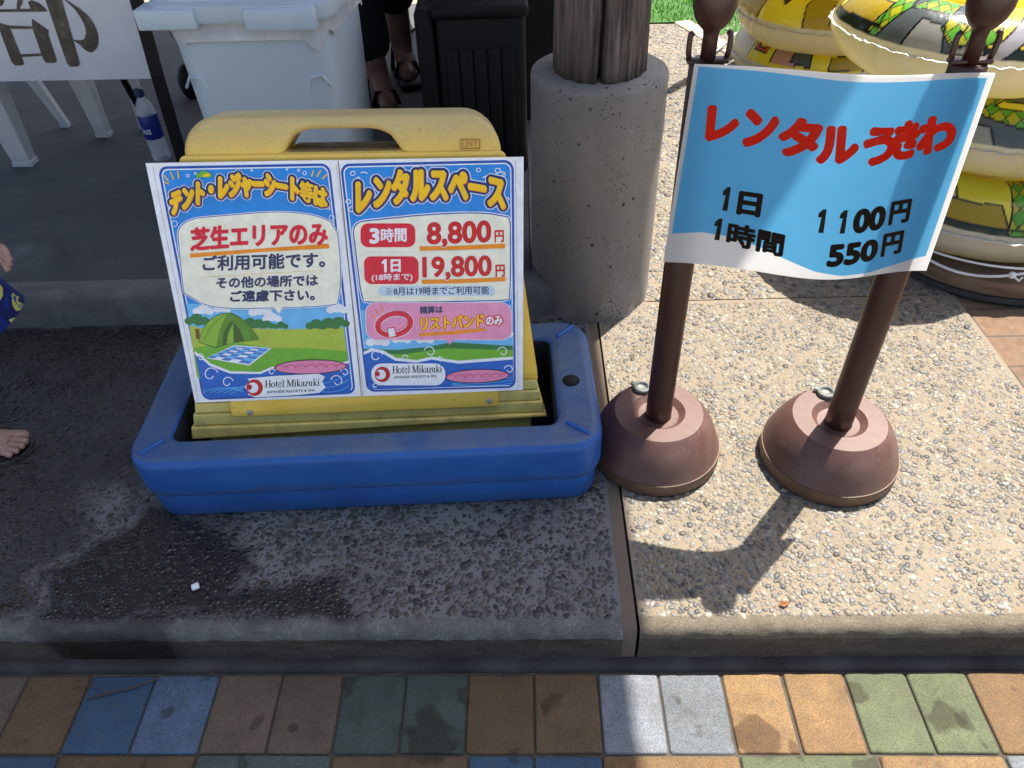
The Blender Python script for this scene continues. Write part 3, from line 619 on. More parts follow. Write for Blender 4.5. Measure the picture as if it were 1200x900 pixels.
def poster(name, quad, x0, x1, label):
    m = MB(); m.mesh(plate([[(x0, -.219), (x1, -.219), (x1, .2185), (x0, .2185)]], .001, .0006, 1), Matrix.Translation((0, -.0038, 0)) @ XZ)
    pn = m.build(name, K['white'], sb, label=label)
    to2d = homography(quad, [(x0, .2185), (x1, .2185), (x1, -.219), (x0, -.219)])
    return pn, Art(to2d, board3)
def cloud(a, x, y, r, m, n=3):
    a.lay += 1
    for i in range(n):
        cx_, cy_, rr = x+(i-(n-1)/2)*r*1.1, y-(r*.35 if i % 2 else 0), r*(1 if i % 2 else .75); v = a.to2d(ell(cx_, cy_, rr, rr*.8, 18)); a.raw(v, [tuple(range(18))], m, False, a.lay*a.step+i*4e-6)
def wavecrest(a, pts, m, foam, w=.0022):
    a.poly(pts, m)
def swirl(a, x, y, r, m, flip=1, w=.0018):
    pts = [(x+flip*(r*(1-.62*i/22))*math.cos(.3+i*.26), y-(r*(1-.62*i/22))*math.sin(.3+i*.26)) for i in range(22)]; a.stroke(pts, w, m)
def frame(a, L, rad=26):
    """blue bordered panel following the four traced corners TL TR BR BL (drawing units)"""
    def rr(ins, r):
        (x0, y0), (x1, y1), (x2, y2), (x3, y3) = L; out = []
        u = rrect(1, 1, .5, 6); n = 7
        H = homography([(0, 0), (1, 0), (1, 1), (0, 1)], L)
        wq = .30; hq = .42; q = rrect(wq-2*ins, hq-2*ins, r, n, wq/2, hq/2)
        return [tuple(H([(x/wq, 1-y/hq)])[0]) for x, y in q]
    a.poly(rr(0, .016), K['blue']); a.poly(rr(.0042, .0125), K['white']); a.poly(rr(.0062, .0108), K['sky'])
    return rr
def logo(a, cx, cy, r, tx0, tx1, ty, h, sx0, sx1, sy, sh_, slope):
    a.poly(ell(cx, cy, r, r, 32), K['logo']); a.poly(ell(cx-r*.22, cy+r*.02, r*.66, r*.64, 28), K['white']); a.poly(ell(cx-r*.62, cy-r*.05, r*.30, r*.34, 18), K['logo']); a.poly(ell(cx-r*.86, cy+r*.12, r*.24, r*.3, 14), K['white']) if False else None
    serif(a, 'Hotel Mikazuki', tx0, tx1, ty, h, K['black'], slope)
    a.text('JAPANESE RESORTS & SPA', sx0, sy+slope*.0, sx1, sy+slope*(sx1-sx0), sh_, [(.00012, K['black'])])
SER = {  # thick/thin strokes on a 0..1 grid: (x0,y0,x1,y1,w) and arcs (cx,cy,rx,ry,a0,a1,w0,w1)
 'H': (.82, [(.16, 0, .16, 1, .15), (.66, 0, .66, 1, .15), (.16, .5, .66, .5, .06), (.02, .02, .3, .02, .05), (.02, .98, .3, .98, .05), (.52, .02, .8, .02, .05), (.52, .98, .8, .98, .05)], []),
 'o': (.56, [], [(.27, .33, .22, .31, 0, 360, .14, .05)]),
 't': (.38, [(.18, .1, .18, .85, .13), (.02, .62, .34, .62, .06), (.18, .06, .34, .06, .07)], []),
 'e': (.52, [(.08, .36, .46, .36, .05)], [(.27, .33, .21, .31, 20, 320, .05, .14)]),
 'l': (.34, [(.17, 0, .17, 1, .13), (.04, .02, .3, .02, .05), (.04, .98, .17, .98, .05)], []),
 'M': (1.0, [(.14, 0, .14, 1, .07), (.14, 1, .48, .05, .15), (.48, .05, .82, 1, .06), (.84, 0, .84, 1, .15), (.02, .02, .26, .02, .05), (.7, .02, .98, .02, .05), (.02, .98, .16, .98, .05), (.82, .98, .98, .98, .05)], []),
 'i': (.32, [(.16, 0, .16, .62, .13), (.03, .02, .29, .02, .05), (.04, .62, .16, .62, .05), (.16, .80, .16, .93, .14)], []),
 'k': (.60, [(.16, 0, .16, 1, .13), (.03, .02, .29, .02, .05), (.04, .98, .16, .98, .05), (.2, .26, .48, .62, .06), (.26, .34, .5, .02, .13), (.4, .02, .6, .02, .05), (.36, .62, .56, .62, .05)], []),
 'a': (.52, [(.38, .05, .38, .5, .13), (.38, .05, .5, .03, .07)], [(.22, .19, .15, .18, 0, 360, .11, .05), (.24, .46, .16, .16, 0, 170, .1, .06)]),
 'z': (.48, [(.06, .6, .42, .6, .07), (.4, .6, .08, .03, .13), (.06, .03, .44, .03, .07)], []),
 'u': (.60, [(.14, .15, .14, .62, .13), (.43, 0, .43, .62, .13), (.04, .62, .14, .62, .05), (.33, .62, .43, .62, .05), (.43, .03, .56, .03, .05)], [(.285, .18, .145, .17, 180, 360, .12, .06)])}
def serif(a, s, x0, x1, yb, h, m, slope=0):
    tot = sum(SER[c][0] if c != ' ' else .3 for c in s); k = (x1-x0)/tot; x = 0; a.lay += 1; z = 0
    px = lambda u, v: (x0+(x+u)*k, yb+slope*(x+u)*k-v*h)
    for c in s:
        if c == ' ': x += .3; continue
        adv, ls, arcs = SER[c]
        for (ax, ay, bx_, by_, w) in ls:
            d = np.array([(bx_-ax), (by_-ay)]); d = d/np.linalg.norm(d); n = np.array([-d[1], d[0]])*w/2*1.12
            q = [px(ax+n[0], ay+n[1]), px(bx_+n[0], by_+n[1]), px(bx_-n[0], by_-n[1]), px(ax-n[0], ay-n[1])]; a.raw(a.to2d(q), [(0, 1, 2, 3)], m, False, a.lay*a.step+z*3e-6); z += 1
        for (cx_, cy_, rx, ry, a0, a1, w0, w1) in arcs:
            o_, i_ = [], []
            for j in range(19):
                an = R_(a0+(a1-a0)*j/18); w = (w0 if abs(math.cos(an)) > .7 else w1)/2*1.1; w = (abs(math.cos(an))*w0+(1-abs(math.cos(an)))*w1)/2*1.1
                o_.append(px(cx_+(rx+w)*math.cos(an), cy_+(ry+w)*math.sin(an))); i_.append(px(cx_+(rx-w)*math.cos(an), cy_+(ry-w)*math.sin(an)))
            a.raw(a.to2d(o_+i_), [(j, j+1, 20+j, 19+j) for j in range(18)], m, False, a.lay*a.step+z*3e-6); z += 1
        x += adv
def bubble_title(a, s, x0, y0, x1, y1, h, arc, f=1.0):
    a.text(s, x0, y0, x1, y1, h, [(.0080*f, K['white']), (.0068*f, K['blue']), (.0058*f, K['navy']), (.0027*f, K['orange'], .0005, -.0011), (.0025*f, K['yellow'], -.0002, .0004)], arc)
def sea(a, L, cols=('sky', 'wave')):
    for pts, c in L: a.poly(pts, K[c])

# left poster: where tents and mats may be used
pn, A = poster('poster', [(30, 52), (691, 49), (770, 851), (209, 877)], -.3100, -.0012, 'left poster, where tents and picnic mats may be used, with a green tent drawn at its foot')
fr = frame(A, [(72, 64), (665, 60), (752, 842), (236, 868)])
# meadow, trees, wave
A.poly([(176, 540), (704, 540), (722, 700), (735, 838), (246, 860), (230, 800), (205, 690)], K['lsky'])
for x, y, r_ in ((235, 565, 20), (300, 560, 16), (430, 568, 22), (470, 590, 18), (690, 560, 20)): cloud(A, x, y, r_, K['white'])
A.poly([(188, 612), (260, 630), (380, 622), (520, 626), (712, 618), (722, 700), (728, 770), (215, 790), (200, 690)], K['grassy'])
for x, y, r_ in ((212, 598, 22), (238, 604, 18), (395, 610, 20), (425, 612, 18), (452, 614, 16), (500, 616, 14), (620, 614, 20), (660, 612, 22), (695, 606, 20)): cloud(A, x, y, r_, K['dgreen'])
A.poly([(208, 625), (222, 625), (226, 660), (212, 660)], K['brown'])
A.poly([(202, 690), (330, 668), (470, 690), (600, 690), (724, 700), (730, 780), (222, 795)], K['green'])
tent = bez((222, 668), (240, 580), (318, 572), 8)+bez((330, 572), (385, 590), (424, 660), 8)+[(330, 672), (280, 688)]
A.poly([(x+(x-320)*.03, y+(y-630)*.05) for x, y in tent], K['tent3']); A.poly(tent, K['tent']); A.poly(bez((318, 573), (292, 610), (280, 688), 6)+[(330, 672), (424, 660)]+bez((424, 660), (385, 590), (330, 572), 8), K['tent2'])
A.poly(bez((330, 598), (300, 630), (302, 680), 6)+[(376, 665)]+bez((376, 665), (365, 620), (330, 598), 6), K['tent3']); A.poly(bez((338, 606), (318, 640), (316, 676), 6)+[(340, 672)], K['tent'])
A.stroke(bez((318, 573), (262, 600), (238, 668), 8), .0009, K['tent3']); A.stroke(bez((328, 572), (380, 600), (412, 662), 8), .0009, K['tent3'])
q = [(250, 722), (342, 684), (464, 690), (392, 744)]; A.poly([(246, 724), (342, 680), (470, 689), (394, 749)], K['white']); HQ = homography([(0, 0), (1, 0), (1, 1), (0, 1)], q)
A.lay += 1
for i in range(8):
    for j in range(5):
        if (i+j) % 2 == 0 or j % 2 == 0: A.raw(A.to2d(HQ([(i/8, j/5), ((i+1)/8, j/5), ((i+1)/8, (j+1)/5), (i/8, (j+1)/5)])), [(0, 1, 2, 3)], K['check' if (i+j) % 2 == 0 else 'lsky'], False)
A.poly([(206, 700), (232, 716), (262, 742), (330, 768), (430, 770), (470, 752), (560, 742), (650, 752), (730, 730), (736, 838), (246, 860), (228, 800)], K['white'])
A.poly([(208, 712), (230, 724), (258, 750), (328, 776), (432, 777), (475, 758), (560, 749), (650, 760), (731, 738), (736, 838), (246, 860), (228, 800)], K['wave'])
for x, y, r_, fl in ((262, 780, 26, 1), (320, 806, 20, 1), (690, 800, 22, -1), (470, 770, 12, 1), (228, 722, 14, -1), (640, 762, 14, -1), (715, 770, 14, -1)): swirl(A, x, y, r_, K['white'], fl)
for k_ in range(5): A.stroke(bez((240+k_*22, 838+k_*2), (300+k_*25, 812), (372, 838-k_*5), 8), .0011, K['lsky'])
for k_ in range(3): A.stroke(bez((640, 835-k_*14), (690, 842-k_*20), (730, 815-k_*22), 8), .0012, K['lsky'])
# plain pink float on the wave (no figure)
A.poly(ell(600, 752, 122, 25, 36, rot=-2), K['black']); A.poly(ell(600, 752, 118, 22, 36, rot=-2), K['pink'])
for k_ in range(7): A.stroke(ell(500+k_*34, 758-k_*1, 17, 11, 10, 190, 360), .0016, K['dpink'])
# speech bubble
bub = bez((148, 300), (150, 252), (230, 243), 8)+bez((420, 228), (600, 218), (668, 262), 8)[0:]+bez((690, 300), (706, 420), (697, 500), 8)+bez((690, 538), (640, 548), (508, 550), 8)+[(494, 572), (478, 551)]+bez((400, 553), (280, 556), (232, 536), 8)+bez((170, 500), (160, 420), (148, 300), 8)
bub = [p for i, p in enumerate(bub) if i == 0 or math.dist(p, bub[i-1]) > .5][:-1]
A.stroke(bub, .0052, K['white'], closed=True); A.stroke(bub, .0028, K['blue'], closed=True); A.poly(bub, K['cream'])
for (x, y, x2, y2) in ((98, 95, 112, 115), (120, 84, 130, 108), (145, 82, 148, 104), (610, 84, 604, 102), (634, 84, 622, 104), (655, 98, 640, 112), (100, 118, 112, 124)): A.stroke([(x, y), (x2, y2)], .0022, K['yellow'])
for x, y, r_ in ((180, 96, 5), (205, 88, 3), (560, 82, 4), (580, 92, 6), (135, 262, 10), (672, 246, 9), (120, 210, 4), (662, 214, 4), (400, 80, 3), (520, 78, 3)): A.stroke(ell(x, y, r_, r_, 12), .0011, K['white'], closed=True)
cloud(A, 235, 96, 15, K['green'], 3); cloud(A, 243, 97, 8, K['yellow'], 2)
bubble_title(A, 'テント・レジャーシート', 118, 197, 562, 150, 88, 41, .95); A.text('等', 562, 151, 610, 161, 72, [(.0070, K['white']), (.0058, K['blue']), (.0046, K['navy']), (.0011, K['orange'], .0003, -.0008), (.0010, K['yellow'])]); bubble_title(A, 'は', 610, 166, 658, 181, 68, 0, .85)
A.poly([(188, 366), (662, 334), (664, 350), (420, 362), (190, 380)], K['orange'])
A.text('芝生エリアのみ', 190, 318, 660, 300, 82, [(.0017, K['red'])], 6)
A.text('ご利用可能です。', 233, 400, 650, 388, 54, [(.0009, K['text'])])
A.stroke([(222, 448), (640, 424)], .0006, K['yellow'])
A.text('その他の場所では', 280, 467, 626, 458, 40, [(.0008, K['text'])]); A.text('ご遠慮下さい。', 328, 513, 616, 507, 40, [(.0009, K['navy'])])
A.poly([(378, 822), (395, 800), (388, 792), (420, 788), (480, 782), (560, 778), (630, 774), (650, 784), (640, 800), (652, 820), (630, 838), (560, 846), (470, 852), (415, 855), (390, 846), (398, 834)], K['white'])
logo(A, 413, 822, 28, 448, 632, 822, 24, 454, 615, 838, 11, -.045)
A.stroke([(58, 64), (222, 868)], .0005, K['line'])
A.build('print', pn)

# right poster: rental space prices
pn, A = poster('poster', [(44, 49), (668, 38), (656, 830), (116, 851)], .0005, .3085, 'right poster, rental space prices in red numbers with a drawn pink wristband')
fr = frame(A, [(48, 62), (634, 48), (632, 822), (132, 836)])
A.poly([(112, 560), (624, 540), (624, 812), (138, 828)], K['lsky'])
for x, y, r_ in ((170, 668, 22), (250, 660, 18), (330, 662, 16), (590, 640, 20), (480, 650, 16)): cloud(A, x, y, r_, K['white'])
A.poly([(124, 690), (230, 694), (330, 684), (420, 668), (624, 680), (624, 740), (130, 740)], K['dgreen']); A.poly([(124, 704), (260, 708), (400, 688), (624, 694), (624, 740), (130, 740)], K['green'])
A.poly([(122, 700), (150, 688), (190, 696), (230, 720), (300, 728), (350, 716), (380, 722), (440, 730), (624, 716), (624, 812), (138, 828)], K['white'])
A.poly([(123, 710), (152, 698), (188, 706), (228, 730), (300, 737), (352, 726), (380, 731), (440, 740), (624, 726), (624, 812), (138, 828)], K['wave'])
for x, y, r_, fl in ((165, 715, 22, 1), (345, 700, 20, -1), (590, 700, 18, -1), (260, 722, 12, 1), (380, 725, 10, -1), (610, 760, 16, -1), (160, 815, 10, 1)): swirl(A, x, y, r_, K['white'], fl)
for k_ in range(3): A.stroke(bez((420, 812-k_*3), (500, 820-k_*8), (620, 806-k_*10), 8), .0011, K['lsky'])
A.poly(ell(503, 782, 108, 24, 36, rot=-2), K['black']); A.poly(ell(503, 782, 104, 21, 36, rot=-2), K['pink'])
for k_ in range(7): A.stroke(ell(415+k_*30, 788-k_, 15, 10, 10, 190, 360), .0015, K['dpink'])
# cream price panel
def rq(x0, y0, x1, y1, r, sk=0): return [(x+sk*(y-(y0+y1)/2), y) for x, y in rrect(x1-x0, y1-y0, r, 7, (x0+x1)/2, (y0+y1)/2)]
pan = bez((94, 300), (92, 262), (130, 258), 6)+bez((300, 240), (520, 222), (580, 238), 6)+bez((612, 244), (620, 262), (618, 290), 6)+bez((617, 400), (616, 440), (615, 478), 4)+bez((612, 520), (590, 524), (560, 524), 6)+bez((400, 528), (260, 530), (170, 530), 4)+bez((126, 528), (118, 500), (114, 474), 6)
pan = [p for i, p in enumerate(pan) if i == 0 or math.dist(p, pan[i-1]) > .5][:-1] if math.dist(pan[0], pan[-1]) < 1 else pan
A.stroke(pan, .0075, K['white'], closed=True); A.stroke(pan, .0042, K['blue'], closed=True); A.poly(pan, K['cream'])
bubble_title(A, 'レンタルスペース', 100, 174, 606, 162, 118, 38, 1.15)
for x, y, r_ in ((92, 94, 8), (110, 110, 4), (515, 82, 7), (580, 84, 9), (600, 100, 5), (76, 190, 8), (88, 216, 10), (606, 210, 9), (612, 180, 5)): A.stroke(ell(x, y, r_, r_*.9, 12), .0014, K['white'], closed=True)
for pts in (bez((530, 108), (548, 96), (560, 104), 6), bez((570, 98), (588, 84), (604, 92), 6), bez((120, 92), (134, 86), (140, 94), 5)): A.stroke(pts, .0018, K['white'])
A.poly(rq(116, 264, 300, 345, 26), K['red']); A.text('3', 146, 307, 180, 306, 54, [(.0017, K['white'])]); A.text('時間', 184, 305, 271, 302, 48, [(.0007, K['white'])])
A.poly([(313, 342), (440, 340), (602, 332), (601, 348), (450, 354), (314, 357)], K['orange'])
A.text('8,800', 338, 304, 556, 296, 88, [(.0030, K['white']), (.0019, K['dred'])]); A.text('円', 566, 308, 598, 307, 42, [(.0007, K['dred'])])
A.stroke([(118, 364), (600, 352)], .0005, K['pale'])
A.poly(rq(127, 376, 310, 470, 24, .02), K['red']); A.poly([(203, 386), (203, 430), (194, 430), (194, 399), (186, 403), (186, 395), (196, 386)], K['white']); A.text('日', 216, 408, 250, 407, 44, [(.0010, K['white'])]); A.text('(18時まで)', 152, 449, 289, 446, 28, [(.0003, K['white'])])
A.poly([(320, 455), (450, 453), (602, 446), (602, 460), (450, 467), (321, 469)], K['orange'])
A.text('19,800', 322, 418, 556, 412, 82, [(.0030, K['white']), (.0018, K['dred'])]); A.text('円', 568, 425, 600, 424, 42, [(.0007, K['dred'])])
A.poly(rq(174, 476, 566, 510, 16), K['pale']); A.text('8月は19時までご利用可能', 225, 494, 546, 490, 28, [(.00035, K['text'])])
for l_ in ([(200, 484), (218, 504)], [(218, 484), (200, 504)]): A.stroke(l_, .0007, K['text'])
for dx_, dy_ in ((0, -9), (0, 9), (-9, 0), (9, 0)): A.poly(ell(209+dx_, 494+dy_, 2.2, 2.2, 8), K['text'])
pp = rq(132, 533, 620, 658, 34, .01); A.stroke(pp, .0022, K['white'], closed=True); A.poly(pp, K['ppanel']); A.poly([(400, 656), (428, 656), (412, 676)], K['ppanel'])
for off_, m_, w_ in ((0, 'white', .0085), (1, 'red', .0062)):
    A.stroke(ell(226, 606, 56, 36, 30, rot=-12), w_+.004, K[m_], closed=True)
A.stroke(ell(226, 592, 54, 30, 16, 190, 350, rot=-12), .002, K['dpink']); A.stroke(ell(226, 602, 46, 25, 30, rot=-12), .0012, K['dpink'], closed=True)
A.poly([(202, 618), (228, 614), (234, 648), (206, 652)], K['red']); A.poly([(205, 621), (225, 618), (231, 645), (209, 649)], K['white'])
for l_ in ([(148, 570), (158, 582)], [(163, 556), (172, 572)], [(184, 548), (187, 560)]): A.stroke(l_, .0024, K['orange'])
A.text('精算は', 312, 558, 390, 555, 26, [(.0007, K['text'])])
A.poly([(308, 636), (420, 628), (532, 618), (532, 628), (430, 640), (310, 646)], K['orange'])
A.text('リストバンド', 314, 604, 528, 592, 46, [(.0036, K['white']), (.0030, K['red']), (.0010, K['yellow'])]); A.text('のみ', 534, 595, 590, 592, 32, [(.0032, K['red']), (.0008, K['white'])])
A.poly(rq(148, 738, 396, 812, 34, -.0), K['white']); logo(A, 185, 775, 26, 219, 385, 772, 25, 223, 367, 786, 11, -.03)
A.stroke([(640, 46), (640, 826)], .0005, K['line']); A.stroke([(36, 62), (122, 844)], .0005, K['line'])
A.build('print', pn)

#=====STANDS=====
# ---------------------------------------------------------------- two pole stands and the wavy rental sign
m_dk = simple('brown_pole_plastic', lin((.23, .118, .09)), .38, .15, 8, .1, 120)
t = NT('brown_base_plastic'); c = t.mix(t.ramp(t.noise(10, 6, .7, dist=.4), [(.3, 0.), (.75, 1.)]), (.078, .034, .027), (.125, .062, .050))
c = t.mix(t.ramp(t.noise(60, 5, .8, t.mapped((1, 1, .25), rot=(0, .5, .3)), 1.2), [(.60, 0.), (.72, .55)]), c, (.26, .20, .175))
c = t.mix(t.ramp(t.noise(5, 7, .75), [(.5, 0.), (.8, .55)]), c, (.19, .145, .12)); m_bs = t.set(c, .48, t.noise(200, 5), .12, .001)
m_bs2 = simple('brown_base_skirt', (0.112, 0.0595, 0.035), .5, .25, 10, dirt=((0.21, 0.154, 0.105), 30, .4))
m_cap = simple('grey_cap_plastic', (0.14, 0.147, 0.14), .5)
def pole_stand(loc, label, capang, s=1.0):
    e = empty('pole_stand', loc, label, 'pole stand', 'brown pole stands carrying the rental sign')
    b = MB(); b.lathe([(.118*s, .029), (.1155*s, .034), (.112*s, .046), (.105*s, .064), (.095*s, .082), (.082*s, .0985), (.0795*s, .1008), (.047, .1008), (.0455, .0992), (.036, .091), (.024, .0905)], n=64); b.build('base', m_bs, e, smooth_angle=28)
    b = MB(); b.lathe([(.111*s, 0), (.1195*s, .004), (.1205*s, .010), (.1195*s, .0285), (.112*s, .0287)], n=64); b.build('skirt', m_bs2, e, smooth_angle=40)
    b = MB(); b.lathe([(.0238, .0906), (.0228, .094), (.0225, .3), (.0222, .706), (.0205, .7085), (.010, .709)], n=32); b.build('pole', m_dk, e, smooth_angle=40)
    b = MB(); b.lathe([(.0098, .705), (.0094, .742), (.0105, .748), (.016, .753), (.0225, .762), (.0262, .774), (.0268, .787), (.0245, .801), (.0175, .813), (.008, .8185), (0, .8195)], n=40); b.build('knob', m_dk, e)
    b = MB(); b.box((-.026, -.0075, .7085), (.026, .0075, .7145), 0, .002)
    for sx in (-1, 1): b.tube([(sx*.023, 0, .711), (sx*.0248, 0, .722), (sx*.0252, 0, .737), (sx*.0245, 0, .7425), (sx*.0215, 0, .7455)], .0036, 10)
    b.build('rope_hook', m_dk, e)
    M = Matrix.Translation((.063*math.cos(capang), .063*math.sin(capang), .1005)); b = MB()
    b.lathe([(.0095, 0), (.0165, 0), (.0165, .006), (.0145, .0085), (.0115, .0085), (.0105, .004), (.0095, .003), (0, .003)], n=24, M=M); b.box((-.022, -.004, .005), (-.014, .004, .0085), 0, .001, M @ Matrix.Rotation(-.5, 4, 'Z')); b.build('filler_cap', m_cap, e)
    return e
pole_stand((.232, .978, P), 'brown pole stand beside the blue tray, its base half in shade', R_(112), .985)
pole_stand((.545, .950, P), 'brown pole stand standing free in the sun on the pebble slab, its shadow falling forward', R_(95), 1.0)
# the wavy laminated sign
TL, TR_, BR, BL_ = (np.array(q) for q in ((.2095, .9465, .8035), (.5665, .925, .790), (.578, .925, .5085), (.2005, .9455, .5210)))
def wave3(u, v, h=0):
    """u 0..1 across, v 0..1 down"""
    p = (TL*(1-u)+TR_*u)*(1-v)+(BL_*(1-u)+BR*u)*v
    bul = (.5-.5*math.cos(2*math.pi*min(max(u, 0), 1)**1.28))**1.1
    s = math.sin(math.pi*u)
    return (p[0], p[1]-(.014+.014*v)*bul-.002*s-h, p[2]-.0015*bul)
wsg = empty('hanging_sign', tuple(TL), 'laminated blue price sign with red lettering, bent in a wave between the two brown poles', 'sign')
HS = homography([(815, 76), (1166, 86), (1085, 318), (777, 307)], [(0, 0), (1, 0), (1, 1), (0, 1)])
def w2d(z): z = np.atleast_2d(np.asarray(z, float)); return HS(np.c_[750+z[:, 0]/2.79, 50+z[:, 1]/2.79])*np.array([.368, .283])
def w3d(x, y, h): q = wave3(x/.368, y/.283, .0006+h); return (q[0]-TL[0], q[1]-TL[1], q[2]-TL[2])
W = {k: ink('sheet_'+k, c, .2, .72) for k, c in dict(white=(.93, .93, .93), blue=(.44, .78, .96), red=(.98, .22, .09), dark=(.22, .17, .14)).items()}
for w_ in W.values():   # laminate: even ink, faint upright ripples that catch the light
    for n_ in w_.node_tree.nodes:
        if n_.bl_idname == 'ShaderNodeValToRGB' and n_.outputs[0].links and n_.outputs[0].links[0].to_node.bl_idname == 'ShaderNodeMix':
            n_.color_ramp.elements[0].color = (.98,)*3+(1,); n_.color_ramp.elements[1].color = (1.01,)*3+(1,)
        if n_.bl_idname == 'ShaderNodeBump':
            nz_ = n_.inputs['Height'].links[0].from_node; mp_ = w_.node_tree.nodes.new('ShaderNodeMapping'); mp_.inputs['Scale'].default_value = (2.2, 1, .25)
            tc_ = w_.node_tree.nodes.new('ShaderNodeTexCoord'); w_.node_tree.links.new(tc_.outputs['Object'], mp_.inputs[0]); w_.node_tree.links.new(mp_.outputs[0], nz_.inputs['Vector']); n_.inputs['Strength'].default_value = .35
def sheet_grid(nu, nv, fn, h, back=False):
    vs = []; 
    for i in range(nu+1):
        for j in range(nv+1):
            u, v = fn(i/nu, j/nv); q = wave3(u, v, h); vs.append((q[0]-TL[0], q[1]-TL[1], q[2]-TL[2]))
    return vs, [(i*(nv+1)+j, i*(nv+1)+j+1, (i+1)*(nv+1)+j+1, (i+1)*(nv+1)+j) for i in range(nu) for j in range(nv)]
b = MB(); b.add(*sheet_grid(60, 12, lambda u, v: (u, v), 0), 0, True); b.add(*sheet_grid(60, 12, lambda u, v: (u, v), -.0006), 0, True); sheet = b.build('sheet', W['white'], wsg)
zc = np.array([(108, 622), (180, 608), (250, 612), (350, 630), (450, 670), (550, 710), (640, 727), (700, 732), (800, 725), (925, 690)]); bt = w2d(zc)/np.array([.368, .283]); tp = w2d([(190, 80), (420, 92), (660, 108), (900, 112), (1145, 115)])/np.array([.368, .283])
ul, ur = .5*(bt[0, 0]+tp[0, 0]), .5*(bt[-1, 0]+tp[-1, 0])
def blue_fn(s, q):
    u = ul+(ur-ul)*s; vb = np.interp(u, bt[:, 0], bt[:, 1]); k = np.interp(u, np.linspace(ul, ur, len(bt)), np.convolve(np.pad(np.interp(np.linspace(ul, ur, len(bt)), bt[:, 0], bt[:, 1]), 1, 'edge'), [.15, .7, .15], 'valid')); vt = np.interp(u, tp[:, 0], tp[:, 1]); return u, vt+(k-vt)*q
A = Art(w2d, w3d, .00008); A.fine = 3e-6
vs, fs = sheet_grid(72, 14, blue_fn, .0008); A.mb.add(vs, fs, A.mi(W['blue']), True); A.lay = 3
for ch, x0, y0, x1, y1, h in (('レ', 218, 257, 327, 255, 116), ('ン', 338, 268, 452, 262, 122), ('タ', 448, 287, 588, 285, 124), ('ル', 568, 305, 704, 300, 120), ('う', 714, 309, 828, 306, 124), ('き', 815, 298, 908, 292, 126), ('わ', 898, 290, 1034, 284, 124)):
    A.text(ch, x0, y0, x1, y1, h, [(.0037, W['red'])], 0, .10)
def one(x, y, h):
    A.poly([(x+12, y-h/2), (x+12-.16*h, y+h/2), (x-5-.16*h, y+h/2), (x-2-.04*h, y-h/2+.34*h), (x-16, y-h/2+.36*h), (x-13, y-h/2+.17*h), (x+1, y-h/2)], W['dark'])
for x, y, h in ((286, 498, 78), (258, 600, 72), (584, 543, 76), (652, 545, 76)): one(x, y, h)
for ch, x0, y0, x1, y1, h, d_ in (('日', 320, 507, 392, 512, 74, .0017), ('時間', 285, 610, 458, 632, 74, .0013), ('00', 682, 547, 790, 541, 78, .0022), ('円', 808, 533, 878, 531, 76, .0014), ('550', 596, 656, 764, 648, 72, .0022), ('円', 782, 640, 852, 637, 76, .0014)):
    A.text(ch, x0-2, y0, x1+2, y1, h+4, [(d_+.0003, W['dark'])], 0, .16)
A.build('print', wsg)

#=====REAR=====
# ---------------------------------------------------------------- white bin
m_bin = simple('white_grey_plastic', lin((.80, .85, .88)), .38, .05, 5, .08, 80, dirt=((.45, .45, .44), 9, .2))
def bx_(w, k=.93): return w*k
bn = empty('waste_bin', (-.603, 1.945, F), 'pale grey plastic waste bin with a closed lid and liner showing, behind the yellow board', 'waste bin', rot=(0, 0, R_(-3)))
def loft(b, secs, n=8, mi=0, cap=(True, True)):
    L = [rrect(w, d, r, n) for w, d, r, z in secs]; m = len(L[0]); vs = [(x, y, s[3]) for l_, s in zip(L, secs) for x, y in l_]
    fs = [(k*m+i, k*m+(i+1) % m, (k+1)*m+(i+1) % m, (k+1)*m+i) for k in range(len(secs)-1) for i in range(m)]
    if cap[0]: fs.append(tuple(range(m))[::-1])
    if cap[1]: fs.append(tuple((len(secs)-1)*m+i for i in range(m)))
    b.add(vs, fs, mi, True)
b = MB(); loft(b, [(.33, .34, .05, 0), (.338, .35, .055, .01), (.352, .37, .06, .22), (.364, .38, .06, .455), (.37, .39, .06, .477), (.37, .39, .06, .483)]); b.build('body', m_bin, bn, smooth_angle=45)
for sx in (-1, 1):   # embossed arch panels of the front face
    b = MB(); b.tube([(sx*q[0], -(.172+.018*(q[1])/.46), q[1]) for q in ((.172, .325), (.155, .352), (.128, .345), (.115, .30), (.106, .2), (.1, .05))], .0035, 8); b.build('embossed_rib', m_bin, bn)
b = MB(); n = 120; vs = []; r0 = rrect(.374, .392, .06, 10); r0 = [r0[i] for i in range(len(r0))]
for k, z in enumerate((.470, .455, .44, .427)):
    for i, (x, y) in enumerate(r0):
        w = 1+.006+(.008*math.sin(i*1.7+k)+.006*math.sin(i*.6+2*k))*(k/3); vs.append((x*w, y*w, z-(.012*math.sin(i*.9)+.01*math.sin(i*.37+1))*(k/3)))
m = len(r0); b.add(vs, [(k*m+i, k*m+(i+1) % m, (k+1)*m+(i+1) % m, (k+1)*m+i) for k in range(3) for i in range(m)], 0, True)
b.build('liner', simple('liner_film', (.62, .64, .66), .25, .1, 20, .6, 40), bn)
b = MB(); loft(b, [(.385, .405, .06, .470), (.412, .43, .07, .473), (.418, .438, .07, .483), (.416, .436, .07, .507), (.40, .415, .07, .513), (.385, .40, .07, .514), (.375, .39, .07, .523), (.36, .375, .07, .529), (.2, .2, .05, .532)])
b.box((-.218, -.227, .463), (-.085, -.16, .505), 0, .004); b.box((.02, -.227, .459), (.175, -.16, .505), 0, .005); b.build('lid', m_bin, bn, smooth_angle=45)

